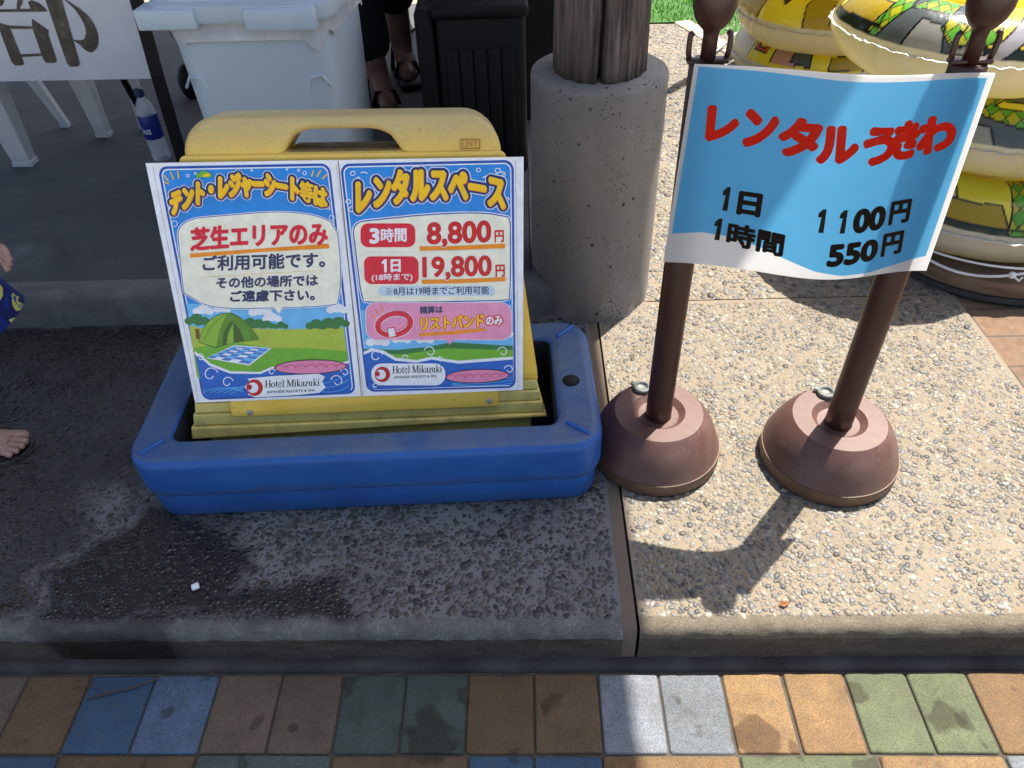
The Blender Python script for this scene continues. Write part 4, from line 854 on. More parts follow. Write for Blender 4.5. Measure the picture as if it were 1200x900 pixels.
# ---------------------------------------------------------------- black cabinet with paper on top, dark cloth table behind
m_blk = simple('black_plastic', (.006, .0065, .008), .55, .2, 12, Specular_IOR_Level=.25); m_cloth = simple('black_cloth', (.006, .006, .007), .95, .2, 30)
cb = empty('plastic_cabinet', (-.105, 2.06, F), 'black plastic cabinet with upright grooves on its front, between the bin and the timber post', 'cabinet', rot=(0, 0, R_(1)))
b = MB(); b.box((-.108, -.11, .0), (.112, .19, .41), 0, .012); b.box((-.118, -.12, .405), (.12, .2, .435), 0, .01); b.build('cabinet_body', m_blk, cb)
b = MB()
for i in range(5): b.box((-.088+i*.035, -.1165, .05), (-.057+i*.035, -.1112, .335), 0, .004)
b.build('front_panel', m_blk, cb)
b = MB(); b.box((-.160, -.105, .0), (-.113, .17, .425), 0, .012); b.build('side_panel', m_blk, cb)
b = MB(); vs = []; rr = random.Random(5)
for i in range(7):
    for j in range(5): vs.append((-.02+.014*i, -.06+.02*j, .441+.008*math.sin(i*1.3+j)+rr.uniform(0, .006)))
b.add([(x, y, z) for x, y, z in vs], [(i*5+j, (i+1)*5+j, (i+1)*5+j+1, i*5+j+1) for i in range(6) for j in range(4)], 0, False)
o = b.build('paper_sheet', simple('crumpled_paper', (.7, .7, .74), .8), label='crumpled white paper lying on top of the black cabinet', cat='paper'); o.location = (-.105, 2.06, F)
tb = empty('draped_table', (-.02, 2.62, F), 'table draped to the floor in black cloth, behind the black cabinet', 'table')
b = MB(); vs = []; N = 200
for k, (s, z) in enumerate(((.985, .70), (1., .69), (1.0, .5), (1.02, .2), (1.04, .0))):
    for i in range(N):
        a = 2*math.pi*i/N; e = 8; x = .26*s*np.sign(math.cos(a))*abs(math.cos(a))**(2/e); y = .3*s*np.sign(math.sin(a))*abs(math.sin(a))**(2/e); w = 1+.02*math.sin(i*.75)*(.7-z)/.7; vs.append((x*w, y*w, z))
b.add(vs, [(k*N+i, k*N+(i+1) % N, (k+1)*N+(i+1) % N, (k+1)*N+i) for k in range(4) for i in range(N)]+[tuple(range(N))], 0, True); b.build('tablecloth', m_cloth, tb)
for sx in (-.2, .2):
    for sy in (-.22, .22): b = MB(); b.tube([(sx, sy, 0), (sx, sy, .685)], .015); b.build('leg', m_blk, tb)

# ---------------------------------------------------------------- people
def skin(name, joints, edges, m, parent=None, lev=2, root=0):
    me = bpy.data.meshes.new('tmp'); me.from_pydata([j[:3] for j in joints], edges, []); o = bpy.data.objects.new('tmp', me); COL.objects.link(o)
    md = o.modifiers.new('s', 'SKIN'); md.use_smooth_shade = True
    for i, j in enumerate(joints):
        sv = me.skin_vertices[0].data[i]; r = j[3]; sv.radius = r if isinstance(r, tuple) else (r, r); sv.use_root = (i == root)
    sd = o.modifiers.new('d', 'SUBSURF'); sd.levels = lev
    res = bpy.data.meshes.new_from_object(o.evaluated_get(bpy.context.evaluated_depsgraph_get())); bpy.data.objects.remove(o); bpy.data.meshes.remove(me)
    res.name = name; res.materials.clear(); res.materials.append(m); res.polygons.foreach_set('use_smooth', [True]*len(res.polygons))
    ob = bpy.data.objects.new(name, res); COL.objects.link(ob)
    if parent: ob.parent = parent
    return ob
def skin_mat(name, c):
    t = NT(name); return t.set(t.mix(1., c, t.ramp(t.noise(34, 5, .7), [(.3, .74), (.7, 1.15)]), 'MULTIPLY'), .5, t.noise(240, 3), .08, .0008, Subsurface_Weight=.06, Subsurface_Radius=(.01, .004, .002))
m_skin = skin_mat('skin', (0.4, 0.24, 0.184)); m_skin2 = skin_mat('skin_tanned', (0.24, 0.128, 0.088))
def ball(b, c, r, mi=0, n=20):
    rs = r if isinstance(r, tuple) else (r,)*3
    b.lathe([(math.sin(math.pi*i/n), -math.cos(math.pi*i/n)) for i in range(n+1)], n=24, mi=mi, M=Matrix.Translation(c) @ Matrix.Diagonal((*rs, 1)))
# child in swim shorts, facing right (+X), right foot forward
ch = empty('child', (-1.10, 1.06, P), 'barefoot child in blue patterned swim shorts at left edge, one foot on wet slab', 'person')
# joints: x forward, y left
J = [(-.06, .01, .40, .075), (-.055, .01, .52, .085), (-.05, .01, .62, .088), (-.045, .01, .70, .045), (-.035, .01, .75, .034), (-.03, .01, .81, .075), (-.028, .01, .90, .082), (-.03, .01, .96, .05),
     (-.04, -.05, .36, .056), (-.015, -.06, .22, .040), (-.005, -.065, .12, .035), (-.03, -.065, .045, .028), (.03, -.058, .032, (.030, .024)), (.085, -.052, .018, (.034, .016)),
     (-.05, .08, .36, .056), (.07, .10, .21, .040), (-.06, .105, .13, .035), (-.135, .105, .085, .028), (-.125, .105, .045, .026), (-.095, .105, .018, .02),
     (-.06, -.09, .67, .034), (-.08, -.135, .56, .027), (-.07, -.15, .45, .022), (-.06, -.15, .40, .02),
     (-.06, .11, .67, .034), (-.05, .16, .53, .027), (.07, .13, .39, .023), (.122, .115, .345, .024)]
Ed = [(0, 1), (1, 2), (2, 3), (3, 4), (4, 5), (5, 6), (6, 7), (0, 8), (8, 9), (9, 10), (10, 11), (11, 12), (12, 13), (0, 14), (14, 15), (15, 16), (16, 17), (17, 18), (18, 19), (2, 20), (20, 21), (21, 22), (22, 23), (2, 24), (24, 25), (25, 26), (26, 27)]
k = len(J)
def toes(base, y0, dirx=(1, .12)):
    global J, Ed
    for i, (dy, ln, rd) in enumerate(((.026, .016, .0115), (.010, .021, .0078), (-.003, .020, .0074), (-.015, .015, .007), (-.026, .008, .0066))):
        n0 = len(J); bx, by, bz = J[base][:3]; J += [(bx+.004, by+y0*dy*.8, bz-.003, rd*1.25), (bx+.012+ln*.3, by+y0*dy, bz-.004, rd), (bx+.016+ln, by+y0*dy*1.02, bz-.008, rd*.95)]; Ed += [(base, n0), (n0, n0+1), (n0+1, n0+2)]
def fingers(base, sy, dx, dz):
    global J, Ed
    for i, (o_, ln) in enumerate(((.016, .034), (.005, .038), (-.006, .035), (-.016, .028))):
        n0 = len(J); bx, by, bz = J[base][:3]; J += [(bx+.012*dx, by+o_*.3, bz+o_*.7-.004, .0075), (bx+(.012+ln*.5)*dx, by+o_*.4, bz+o_*.7-.008, .007), (bx+(.012+ln*.7)*dx, by+o_*.4+sy*.008, bz+o_*.7-.026, .0062)]; Ed += [(base, n0), (n0, n0+1), (n0+1, n0+2)]
    n0 = len(J); bx, by, bz = J[base][:3]; J += [(bx, by+sy*.016, bz+.006, .008), (bx+.02*dx, by+sy*.024, bz-.004, .007)]; Ed += [(base, n0), (n0, n0+1)]
toes(13, 1); toes(19, -1); fingers(23, 1, 1, -1); fingers(27, -1, 1, -1)
skin('body', J, Ed, m_skin, ch)
t = NT('swim_shorts_print'); vz = t.n('ShaderNodeTexVoronoi'); vz.inputs['Scale'].default_value = 16; t.l(t.mapped((1, 1, 1.7)), vz.inputs['Vector'])
c = t.ramp(t.noise(21, 2, .4, dist=1.2), [(.44, lin((.08, .20, .56))), (.46, lin((.10, .13, .42))), (.57, lin((.10, .13, .42))), (.58, lin((.86, .88, .45))), (.66, lin((.86, .88, .45))), (.67, lin((.1, .35, .72)))])
t.b.inputs['Roughness'].default_value = .8; r_ = t.t.nodes[-1]; m_short = t.set(c, .8, t.noise(300), .2, .001)
for n_ in t.t.nodes:
    if n_.bl_idname == 'ShaderNodeValToRGB': n_.color_ramp.interpolation = 'CONSTANT'
b = MB(); b.tube([(-.06, .01, .50), (-.06, .01, .44), (-.055, .01, .37), (-.05, .01, .33)], [.088, .098, .098, .06], 20)
b.tube([(-.045, .07, .40), (-.01, .085, .335), (.054, .10, .186)], [.07, .083, .086], 20); b.tube([(-.045, -.05, .40), (-.03, -.058, .33), (-.01, -.065, .245)], [.07, .08, .086], 20)
b.build('swim_shorts', m_short, ch)
b = MB(); ball(b, (-.045, .01, .91), (.086, .088, .088)); b.build('hair', simple('dark_hair', (.02, .015, .012), .6), ch)
for sy in (-1, 1): b = MB(); ball(b, (.048, .01+sy*.03, .875), .008, 0, 8); b.build('eye', m_blk, ch)
b = MB(); b.tube([(.053, -.012, .835), (.058, .01, .832), (.053, .032, .835)], .004, 8); b.build('mouth', simple('lips', (.4, .12, .1), .5), ch)

# adult in black trousers beyond the bin
ad = empty('person', (-.43, 2.62, F), 'standing person in black trousers and black sandals, behind the bin', 'person')
JA = [(-.06, .0, .86, .13), (-.06, 0, 1.05, .125), (-.06, 0, 1.28, .145), (-.06, 0, 1.42, .06), (-.06, 0, 1.50, .05), (-.06, -.01, 1.58, .085), (-.06, -.01, 1.68, .095),
      (-.13, -.02, .78, .085), (-.10, -.07, .46, .058), (-.05, -.13, .16, .044), (-.035, -.14, .08, .037), (-.01, -.2, .035, .034), (.01, -.26, .022, .026),
      (.01, .03, .78, .085), (.0, .07, .46, .058), (.01, .11, .16, .044), (.012, .12, .08, .037), (.03, .06, .035, .034), (.045, .0, .022, .026),
      (-.22, 0, 1.34, .055), (-.26, .02, 1.08, .043), (-.22, -.12, .90, .034), (-.20, -.19, .86, .03), (.10, 0, 1.34, .055), (.14, .02, 1.08, .043), (.12, -.1, .88, .034), (.11, -.16, .83, .03)]
EA = [(0, 1), (1, 2), (2, 3), (3, 4), (4, 5), (5, 6), (0, 7), (7, 8), (8, 9), (9, 10), (10, 11), (11, 12), (0, 13), (13, 14), (14, 15), (15, 16), (16, 17), (17, 18), (2, 19), (19, 20), (20, 21), (21, 22), (2, 23), (23, 24), (24, 25), (25, 26)]
for base in (22, 26):
    for i, ln in enumerate((.06, .07, .065, .05)):
        n0 = len(JA); bx, by, bz = JA[base][:3]; o_ = (i-1.5)*.018; JA += [(bx+o_, by-.02, bz-.02, .011), (bx+o_, by-.02-ln*.4, bz-.03-ln*.5, .009)]; EA += [(base, n0), (n0, n0+1)]
    n0 = len(JA); JA += [(bx+.035, by, bz-.02, .011)]; EA += [(base, n0)]
skin('body', JA, EA, m_skin2, ad)
skin('trousers', [(-.06, 0, .88, .145), (-.06, 0, .98, .142), (-.13, -.02, .76, .105), (-.10, -.07, .46, .085), (-.055, -.125, .115, .085), (.01, .03, .76, .105), (.0, .07, .46, .085), (.008, .105, .20, .078)], [(0, 1), (0, 2), (2, 3), (3, 4), (0, 5), (5, 6), (6, 7)], m_cloth, ad)
skin('shirt', [(-.06, 0, .98, .15), (-.06, 0, 1.28, .165), (-.06, 0, 1.40, .085), (-.22, 0, 1.34, .07), (-.25, .015, 1.16, .062), (.10, 0, 1.34, .07), (.13, .015, 1.16, .062)], [(0, 1), (1, 2), (1, 3), (3, 4), (1, 5), (5, 6)], m_cloth, ad, root=1)
b = MB(); ball(b, (-.06, .012, 1.655), (.1, .105, .1)); b.build('hair', simple('black_hair', (.012, .01, .01), .6), ad)
for fx, fy, hx, hy in ((.012, -.262, -.04, -.13), (.047, -.002, .01, .13)):
    b = MB(); d = Vector((fx-hx, fy-hy, 0)); L = d.length; M = Matrix.Translation((hx, hy, .0)) @ Matrix.Rotation(math.atan2(d.y, d.x), 4, 'Z')
    b.box((-.05, -.042, .0), (L+.045, .042, .022), 0, .009, M); b.tube([M @ Vector(p) for p in ((L*.55, -.042, .015), (L*.55, -.03, .06), (L*.55, .03, .06), (L*.55, .042, .015))], .010, 8, flat=.5); b.tube([M @ Vector(p) for p in ((0, -.042, .015), (-.04, -.03, .075), (-.04, .03, .075), (0, .042, .015))], .008, 8); b.build('sandal', m_blk, ad)

# ---------------------------------------------------------------- easel with the white lettered board, chair, bottle, bag
es = empty('easel', (-.97, 1.97, F), 'thin black metal easel leg standing beside the white lettered board', 'easel')
b = MB(); bar = [(.036, -.035, 0), (.064, -.068, .31), (.078, -.02, .86)]; vs = []
for x, y, z in bar: vs += [(x-.013, y-.009, z), (x+.013, y-.009, z), (x+.013, y+.009, z), (x-.013, y+.009, z)]
b.add(vs, [(3, 2, 1, 0), (8, 9, 10, 11)]+[(k*4+i, k*4+(i+1) % 4, k*4+4+(i+1) % 4, k*4+4+i) for k in range(2) for i in range(4)]); b.build('leg', m_blk, es)
b = MB(); b.tube([(-.62, .0, 0), (-.58, .05, .85)], .012, 6); b.build('leg', m_blk, es)
b = MB(); b.tube([(-.22, .36, 0), (-.2, .06, .86)], .010, 6); b.build('leg', m_blk, es)
b = MB(); b.box((-.60, .032, .50), (.07, .05, .522)); b.build('crossbar', m_blk, es)
lb = empty('lettered_board', (-.97, 1.94, F), 'glossy white board with large black brush lettering on the easel at upper left', 'sign')
X0, Z0 = -.921+.97, .473-F
t = NT('glossy_white_sheet'); m_gw = t.set(t.mix(t.ramp(t.noise(6, 4, .6), [(.3, 0.), (.7, 1.)]), (.46, .48, .54), (.54, .56, .61)), .22, t.noise(14, 3), .25, .004)
# board plane: x right, z up, leaning back with height
Tz = .055/.85
def lb3(x, z, h=0): return (x+.05*(z-.30)*1.2, -.0405+Tz*(z-.30)-h, z)
b = MB(); cs = [(X0-.60, Z0+.006), (X0+.001, Z0), (X0+.001, Z0+.86), (X0-.60, Z0+.866)]
vs = [lb3(x, z) for x, z in cs]+[lb3(x, z, -.008) for x, z in cs]; b.add(vs, [(0, 1, 2, 3), (7, 6, 5, 4), (0, 4, 5, 1), (1, 5, 6, 2), (2, 6, 7, 3), (3, 7, 4, 0)]); b.build('sheet', m_gw, lb)
m_brush = simple('brush_ink', (.018, .015, .012), .35, .3, 20, dirt=((.22, .18, .12), 60, .55))
HB = homography([(0, 376), (712, 368), (608, 0), (-104, 8)], [(X0-.381, Z0+.007), (X0, Z0), (X0+.0, Z0+.178), (X0-.381, Z0+.185)])
A = Art(HB, lambda x, y, h: lb3(x, y, .0006+h), .0001)
for pts in ([(-60, 44), (160, 40), (150, 10), (166, 2), (200, 15), (222, 34), (236, 52), (200, 54), (-60, 56)], [(-40, -60), (40, -60), (46, 8), (36, 26), (12, 30), (-40, 20)], [(112, -60), (140, -60), (128, 10), (112, 41), (98, 41), (104, 0)],
            [(4, 98), (60, 116), (118, 292), (112, 303), (76, 304), (60, 286)], [(60, 116), (166, 119), (166, 132), (66, 130)], [(164, 84), (238, 138), (235, 156), (270, 278), (262, 290), (222, 291), (208, 275), (165, 130)], [(92, 250), (208, 244), (209, 257), (96, 263)],
            [(214, -50), (285, -50), (300, 0), (376, 294), (368, 308), (330, 309), (315, 290), (228, 0)], [(290, -20), (318, 0)]+bez((318, 0), (385, 40), (420, 76), 5)+bez((420, 76), (462, 130), (462, 186), 6)+bez((462, 186), (462, 225), (430, 241), 5)+bez((430, 241), (400, 236), (380, 206), 5)+[(345, 180)]+bez((345, 180), (385, 188), (398, 176), 5)+bez((398, 176), (412, 150), (398, 110), 5)+bez((398, 110), (372, 50), (325, 12), 5)):
    A.poly(pts, m_brush)
A.build('lettering', lb)
cw = empty('plastic_chair', (-1.36, 2.26, F), 'white plastic garden chair behind the lettered board, only its tapering legs showing', 'chair')
m_wp = simple('white_plastic', (0.528, 0.536, 0.544), .42, .08, 6, dirt=((0.24, 0.24, 0.232), 10, .3))
for (x, y, tx, ty, w0) in ((-.115, -.165, -.13, -.16, .026), (-.115, .10, -.22, .10, .012), (.045, .02, .03, .03, .019), (.155, .07, .17, .10, .013)):
    b = MB(); n0 = 0; sec = lambda cx_, cy_, z, w: [(cx_-w, cy_-w*.7, z), (cx_+w, cy_-w*.7, z), (cx_+w, cy_+w*.7, z), (cx_-w, cy_+w*.7, z)]
    v = sec(x, y, 0, w0*1.15)+sec(x, y, .012, w0*1.1)+sec(x, y, .014, w0)+sec((x+tx)/2, (y+ty)/2, .2, w0*1.5)+sec(tx, ty, .41, w0*2.1)
    b.add(v, [(0, 1, 2, 3)[::-1]]+[(k*4+i, k*4+(i+1) % 4, k*4+4+(i+1) % 4, k*4+4+i) for k in range(4) for i in range(4)]+[(16, 17, 18, 19)], 0, False); b.build('leg', m_wp, cw)
b = MB(); b.box((-.22, -.2, .405), (.22, .2, .43), 0, .012); b.build('seat', m_wp, cw)
b = MB(); b.mesh(plate([rrect(.42, .4, .08, 6, 0, 0)]+[rrect(.03, .26, .012, 4, x, 0)[::-1] for x in (-.12, -.06, 0, .06, .12)], .004, .006, 2), Matrix.Translation((0, .23, .64)) @ Matrix.Rotation(R_(80), 4, 'X')); b.build('backrest', m_wp, cw)
for sx in (-1, 1): b = MB(); b.tube([(sx*.235, -.17, .42), (sx*.24, -.16, .6), (sx*.24, 0, .63), (sx*.22, .24, .65)], .02, 8); b.build('armrest', m_wp, cw)
bo = empty('drink_bottle', (-1.068, 2.10, F), 'clear plastic drink bottle with a blue label and blue cap beside the easel leg', 'bottle')
bo.scale = (.86, .86, .93)
t = NT('clear_bottle_plastic'); m_pet = t.set((.75, .80, .86), .12, t.noise(40, 2), .3, .004, Alpha=.38, Coat_Weight=.4)
b = MB(); b.lathe([(.024, 0), (.030, .004), (.031, .02), (.029, .035), (.031, .05), (.031, .075), (.0308, .148), (.030, .16), (.022, .18), (.0125, .195), (.0125, .203)], n=28); b.build('bottle_body', m_pet, bo)
b = MB(); b.lathe([(.0312, .075), (.0318, .077), (.0318, .146), (.0312, .148)], n=32); lbl = b.build('label', simple('blue_label', lin((.10, .17, .50)), .3), bo)
b = MB(); gv, gf, _ = glyphs('ius'); b.add([((.0323)*math.cos(-1.75+(x-.5)*.9), .0323*math.sin(-1.75+(x-.5)*.9), .094+y*.02) for x, y in gv], gf); b.build('lettering', K['white'], lbl)
b = MB(); b.lathe([(.015, .200), (.0155, .202), (.0155, .221), (.014, .223), (0, .223)], n=24); b.build('cap', simple('blue_cap', lin((.07, .12, .36)), .4), bo)
bg = empty('strap_bag', (-1.06, 2.62, F), 'small black bag with a strap loop on the floor beside the bin', 'bag')
b = MB(); ball(b, (.045, .0, .05), (.055, .05, .05)); ball(b, (-.07, -.03, .05), (.035, .05, .06)); b.build('pouch', m_blk, bg)
b = MB(); b.tube([(-.07, -.04, .1), (-.03, -.05, .125), (.0, -.05, .10), (.03, -.04, .11)], .008, 8); b.build('strap', m_blk, bg)
b = MB(); b.box((-.06, -.12, 0), (.1, .12, .16), 0, .012); o = b.build('crate', simple('blue_crate', lin((.12, .25, .55)), .5), label='small blue crate on the floor between the bin and the person', cat='crate'); o.location = (-.66, 2.72, F)
b = MB(); 
b.tube([(-.52, 3.3, F+.008), (-.50, 3.1, F+.008), (-.45, 3.02, F+.1), (-.43, 3.0, F+.25), (-.40, 3.02, F+.4)], .006, 8); b.tube([(-.47, 3.35, F+.006), (-.44, 3.2, F+.006), (-.38, 3.05, F+.08), (-.33, 2.98, F+.3)], .005, 8)
b.build('cable', m_blk, label='loose black cables hanging behind the black cabinet', cat='cable')

#=====RINGS=====
# ---------------------------------------------------------------- inflatable swim rings
t = NT('printed_vinyl'); m_vin = t.set(t.mix(1., t.attr('Col'), t.ramp(t.noise(20, 3), [(.3, .95), (.7, 1.04)]), 'MULTIPLY'), .24, t.noise(26, 4, .6, dist=.6), .3, .006, Subsurface_Weight=.1, Subsurface_Radius=(.02, .015, .01), Coat_Weight=.3)
o_ = t.t.nodes['Material Output']; tb_ = t.n('ShaderNodeBsdfTranslucent'); t.l(t.attr('Col'), tb_.inputs[0]); ms_ = t.n('ShaderNodeMixShader'); ms_.inputs[0].default_value = .42; t.l(t.b.outputs[0], ms_.inputs[1]); t.l(tb_.outputs[0], ms_.inputs[2]); t.l(ms_.outputs[0], o_.inputs[0])
t = NT('clear_seam'); m_seam = t.set((.50, .48, .44), .3, t.noise(90, 3), .8, .004)
CREAM = np.array((.70, .67, .58)); YEL = np.array((.93, .80, .05)); GR1 = np.array((0.118, 0.42, 0.0336)); GR2 = np.array((0.448, 0.466, 0.0269)); GRY = np.array((0.0952, 0.118, 0.14)); LG = np.array((0.305, 0.313, 0.32)); BLK = np.array((0.0084, 0.00784, 0.00672)); REDO = np.array((0.672, 0.118, 0.042)); LAV = np.array((0.392, 0.392, 0.486)); DGR = np.array((0.0168, 0.0336, 0.0196)); OCH = np.array((0.462, 0.336, 0.0168)); PINK = np.array((0.588, 0.329, 0.266))
# printed motifs of each ring, in (angle deg, height angle deg) round the tube; plain patches only
def paint(th, ph, design):
    p = np.c_[th, ph]; c = np.tile(CREAM, (len(th), 1)); pr = (ph > 9) & (ph < 172); c[pr] = YEL
    lines = np.zeros(len(th), bool); q = p*np.array([.0050, .0017])   # to metres
    for kind, col, poly in design:
        m = inside(p, poly) & pr
        if kind == 'argyle':
            u = (q[:, 0]+q[:, 1]*.8)/.034; v = (q[:, 0]-q[:, 1]*.8)/.034; ck = (np.floor(u)+np.floor(v)) % 2 == 0
            c[m] = GR1; c[m & ck] = GR2; lines |= m & ((np.abs(u-np.round(u)) < .045) | (np.abs(v-np.round(v)) < .045))
        else: c[m] = col
        pq = [(a*.0050, b_*.0017) for a, b_ in poly]; e = edge_dist(q, pq); ol = (e < .0024) & pr
        lines = (lines & ~m) | ol if kind != 'argyle' else lines | ol
    c[lines] = BLK*1.2; return c
def swim_ring(loc, design, label, rot=0, R=.185, a=.098, bz=.086, nt=1150, np_=124, group='printed swim rings stacked for rent', tilt=(0, 0)):
    e = empty('swim_ring', loc, label, 'swim ring', group, (tilt[0], tilt[1], R_(rot)))
    T, Q = np.meshgrid(np.arange(nt)/nt*360, np.arange(np_)/np_*360-90, indexing='ij'); T = T.ravel(); Q = Q.ravel(); tr, qr = np.radians(T), np.radians(Q)
    puck = 1+.018*np.sin(tr*31+np.sin(tr*7)*2)*np.exp(-(np.sin(qr)/.35)**2)*(np.cos(qr) > 0)
    lob = 1+.02*np.sin(3*tr+1)+.012*np.sin(7*tr)
    X = (R+a*lob*np.cos(qr)*puck); Z = bz*np.sin(qr)*(1+.02*np.sin(5*tr+2))
    V = np.c_[X*np.cos(tr), X*np.sin(tr), Z]; i, j = np.meshgrid(np.arange(nt), np.arange(np_), indexing='ij'); i2, j2 = (i+1) % nt, (j+1) % np_
    Fc = np.stack([i*np_+j, i2*np_+j, i2*np_+j2, i*np_+j2], -1).reshape(-1, 4)
    np_mesh('tube', V, Fc, [m_vin], cols=paint(T, np.where(Q > 180, Q-360, Q), design), parent=e)
    n = 420; vs = []; rr = np.random.default_rng(int(abs(loc[0])*1000+loc[2]*77)); nz = np.convolve(rr.random(n+8), np.ones(5)/5, 'same')[4:n+4]; nz2 = np.convolve(rr.random(n+4), np.ones(3)/3, 'same')[2:n+2]
    for k in range(n):
        an = 2*math.pi*k/n; lo = 1+.02*math.sin(3*an+1)+.012*math.sin(7*an); r0 = R+a*lo*(1+.018*math.sin(an*31+math.sin(an*7)*2)); h = .003+.007*(nz2[k]-.5)
        vs += [((r0-.003)*math.cos(an), (r0-.003)*math.sin(an), h*.3+.001), ((r0+.005)*math.cos(an), (r0+.005)*math.sin(an), h+.001), ((r0+.007+.005*(nz[k]-.4))*math.cos(an), (r0+.007+.005*(nz[k]-.4))*math.sin(an), h*1.2-.002*nz[k])]
    b = MB(); b.add(vs, [(k*3+q, ((k+1) % n)*3+q, ((k+1) % n)*3+q+1, k*3+q+1) for k in range(n) for q in range(2)], 0, True); b.build('seam', m_seam, e)
    return e
D3 = [('fill', DGR, [(160, 9), (300, 9), (300, 22), (160, 24)]), ('fill', OCH, [(170, 24), (205, 26), (202, 60), (176, 70)]), ('fill', GRY, [(206, 10), (238, 10), (243, 60), (236, 118), (206, 112), (213, 60)]), ('fill', LG, [(219, 10), (236, 10), (233, 44), (222, 50)]),
      ('argyle', None, [(200, 14), (206, 12), (213, 60), (208, 112), (202, 100), (203, 50)]), ('argyle', None, [(213, 62), (232, 64), (241, 52), (258, 62), (254, 30), (240, 14), (232, 40), (236, 100), (222, 112)]), ('fill', REDO, [(281, 9), (330, 9), (330, 34), (282, 36)]), ('fill', LAV, [(250, 10), (258, 10), (277, 66), (272, 78), (266, 68)]), ('fill', LG, [(237, 10), (249, 11), (252, 20), (244, 26)]),
      ('fill', REDO, [(206, 118), (250, 120), (247, 136), (208, 134)]), ('fill', OCH, [(120, 10), (166, 10), (166, 150), (120, 150)]), ('fill', np.array((.82, .25, .30)), [(284, 62), (318, 60), (316, 104), (288, 100)]), ('fill', np.array((.85, .85, .85)), [(291, 74), (300, 72), (300, 90), (292, 92)]), ('fill', REDO, [(225, 128), (262, 126), (258, 150), (230, 150)]), ('argyle', None, [(160, 60), (174, 64), (172, 110), (158, 104)])]
D2 = [('fill', GRY, [(216, 10), (262, 10), (266, 60), (250, 104), (222, 100)]), ('argyle', None, [(224, 62), (232, 50), (262, 32), (268, 62), (246, 84), (228, 92)]), ('fill', LG, [(230, 10), (244, 10), (240, 34), (232, 34)]), ('fill', YEL, [(238, 66), (262, 60), (262, 74), (242, 80)]), ('fill', REDO, [(244, 100), (268, 100), (268, 124), (244, 124)]), ('argyle', None, [(262, 10), (280, 10), (280, 34), (266, 34)])]
D1 = [('fill', DGR, [(180, 9), (300, 9), (300, 20), (180, 22)]), ('fill', OCH, [(180, 22), (255, 20), (250, 52), (180, 42)]), ('fill', np.array((.70, .56, .36)), [(216, 38), (222, 34), (229, 52), (226, 66), (218, 60)]), ('argyle', None, [(255, 11), (263, 11), (264, 130), (254, 130)]), ('fill', GRY, [(263, 11), (290, 11), (290, 130), (264, 130)]), ('fill', LG, [(268, 60), (280, 50), (282, 84), (268, 90)])]
DB = [('fill', OCH, [(150, 10), (205, 10), (205, 160), (150, 160)]), ('fill', BLK, [(222, 50), (229, 92), (223, 106), (216, 66)]), ('fill', LG, [(221, 64), (226, 88), (222, 96), (218, 72)]), ('fill', OCH, [(240, 10), (290, 10), (290, 120), (248, 120), (238, 60)]), ('fill', YEL, [(256, 20), (276, 14), (272, 54), (258, 60)])]
DA = [('fill', np.array((.78, .74, .70)), [(150, 10), (200, 10), (200, 150), (150, 150)]), ('fill', REDO, [(170, 60), (196, 66), (196, 92), (172, 86)]), ('fill', REDO, [(203, 34), (216, 34), (216, 74), (203, 74)]), ('fill', YEL, [(206, 44), (213, 44), (213, 64), (206, 64)]), ('fill', PINK, [(222, 20), (240, 20), (240, 70), (222, 70)]), ('fill', GRY, [(236, 30), (250, 20), (250, 60), (238, 66)]), ('fill', OCH, [(262, 18), (288, 14), (284, 52), (264, 44)])]
base = empty('ring_plinth', (1.15, 1.665, P), 'low round wooden plinth with dark rubber foot under the front swim rings', 'plinth')
t = NT('plinth_wood'); g = t.noise(9, 5, .6, t.mapped((1, 1, 9))); m_pw = t.set(t.ramp(g, [(.3, (0.096, 0.06, 0.036)), (.6, (0.18, 0.12, 0.072)), (.8, (0.24, 0.174, 0.108))]), .7, g, .4, .002)
b = MB(); b.lathe([(.262, .018), (.266, .02), (.270, .05), (.268, .056), (.2, .058)], n=72); b.build('wooden_top', m_pw, base, smooth_angle=40)
b = MB(); b.lathe([(.262, 0), (.268, .003), (.268, .015), (.255, .0178)], n=72); b.build('rubber_foot', m_blk if False else simple('dark_rubber', (.045, .045, .045), .7), base, smooth_angle=40)
swim_ring((1.12, 1.715, .226), D1, 'lowest printed swim ring, resting on the round wooden plinth with a white cord', bz=.088)
swim_ring((1.12, 1.785, .395), D2, 'swim ring with grey and green plaid print, second from the bottom of the front stack', bz=.084)
swim_ring((1.0, 1.81, .562), D3, 'topmost yellow swim ring of the front stack with plaid patch and red edge, jutting left', bz=.084, tilt=(-.03, .03))
swim_ring((1.05, 2.84, .175), DA, 'lowest swim ring of the rear stack with red and white print', nt=640, np_=84)
swim_ring((1.035, 2.80, .325), DB, 'ochre and yellow swim ring in the middle of the rear stack', nt=640, np_=84)
swim_ring((1.01, 2.78, .50), D2, 'swim ring on top of the rear stack showing only its cream underside', nt=300, np_=48)
b = MB(); pts = []
for i in range(26):
    a = R_(205+i*4.2); rr_ = .292; pts.append((1.13+rr_*math.cos(a), 1.70+rr_*math.sin(a), .186-.038*math.sin(math.pi*min(i/17, 1))**1.2-.002*i/25))
b.tube(pts, .0032, 8); ball(b, pts[13], .008); b.tube([pts[13], Vector(pts[13])+Vector((.012, -.012, -.008)), Vector(pts[13])+Vector((.02, -.006, -.002))], .0026, 6)
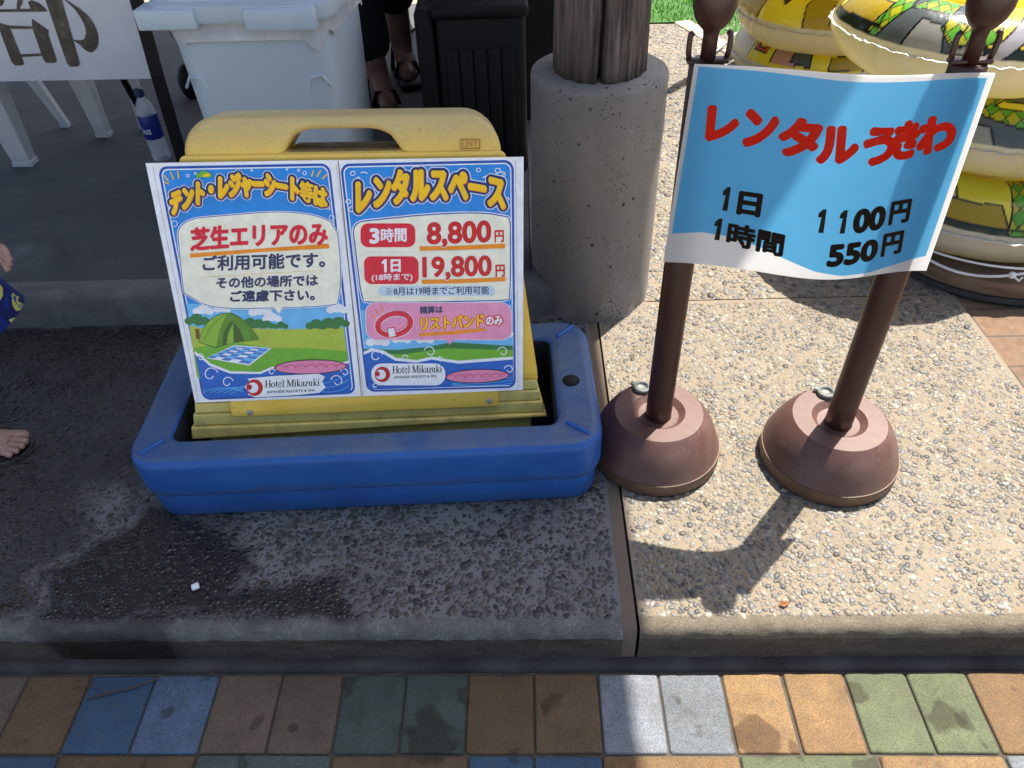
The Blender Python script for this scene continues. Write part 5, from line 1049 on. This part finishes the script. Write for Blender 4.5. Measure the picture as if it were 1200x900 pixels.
b.tube([(1.13+.290*math.cos(R_(200+i*5)), 1.70+.290*math.sin(R_(200+i*5)), .178) for i in range(24)], .0026, 8)
b.build('cord', simple('white_cord', (.75, .75, .74), .7), label='thin white cord knotted round the lowest swim ring', cat='cord')
pb = empty('conical_stand', (.90, 3.16, P), 'grey conical parasol foot with a white hose, behind the rear swim rings', 'parasol foot')
b = MB(); b.lathe([(.075, 0), (.074, .012), (.05, .02), (.03, .09), (.024, .16), (.022, .3), (.02, 1.2)], n=32); b.build('foot', simple('grey_plastic', (.30, .30, .29), .5), pb)
b = MB(); b.tube([(-.22, -.09, .006), (-.14, -.06, .006), (-.09, -.01, .02), (-.05, .0, .06)], .005, 8); b.build('hose', m_wp, pb)

#=====DEBRIS=====
b = MB(); b.box((-.006, -.006, .001), (.006, .005, .007), 0, .002, Matrix.Rotation(.5, 4, 'Z')); o = b.build('paper_scrap', simple('scrap_white', (.8, .82, .85), .8), label='tiny white scrap on the wet pebbles', cat='litter'); o.location = (-.546, .688, P+.003)
m_tw = simple('twig', (.10, .06, .035), .9)
b = MB(); b.tube([(0, 0, 0), (.03, .008, .003), (.07, .018, .002), (.11, .034, .004)], .0011, 6); b.tube([(.03, .008, .003), (.0, .022, .004), (-.03, .018, .001)], .0007, 6); o = b.build('twig', m_tw, label='thin dry forked twig lying on the brown and blue pavers by the kerb', cat='twig'); o.location = (-.70, .545, .003)
b = MB(); b.tube([(0, 0, 0), (.012, .012, .003), (.03, .008, .002)], .0008, 6); b.tube([(.008, .0, 0), (.016, .02, .004), (.034, .022, .002)], .0007, 6); o = b.build('twig', m_tw, label='wisp of dry grass at the kerb foot above the blue pavers', cat='twig'); o.location = (-.528, .572, .004)
b = MB(); b.add([(-.008, 0, 0), (0, .005, .003), (.01, .001, .001), (0, -.005, .002), (.006, .006, .002)], [(0, 3, 2, 1), (1, 2, 4)]); o = b.build('dry_leaf', simple('dry_leaf', (.20, .075, .02), .8), label='small orange dry leaf near the front edge of the sunny slab', cat='leaf'); o.location = (.386, .642, P+.004)
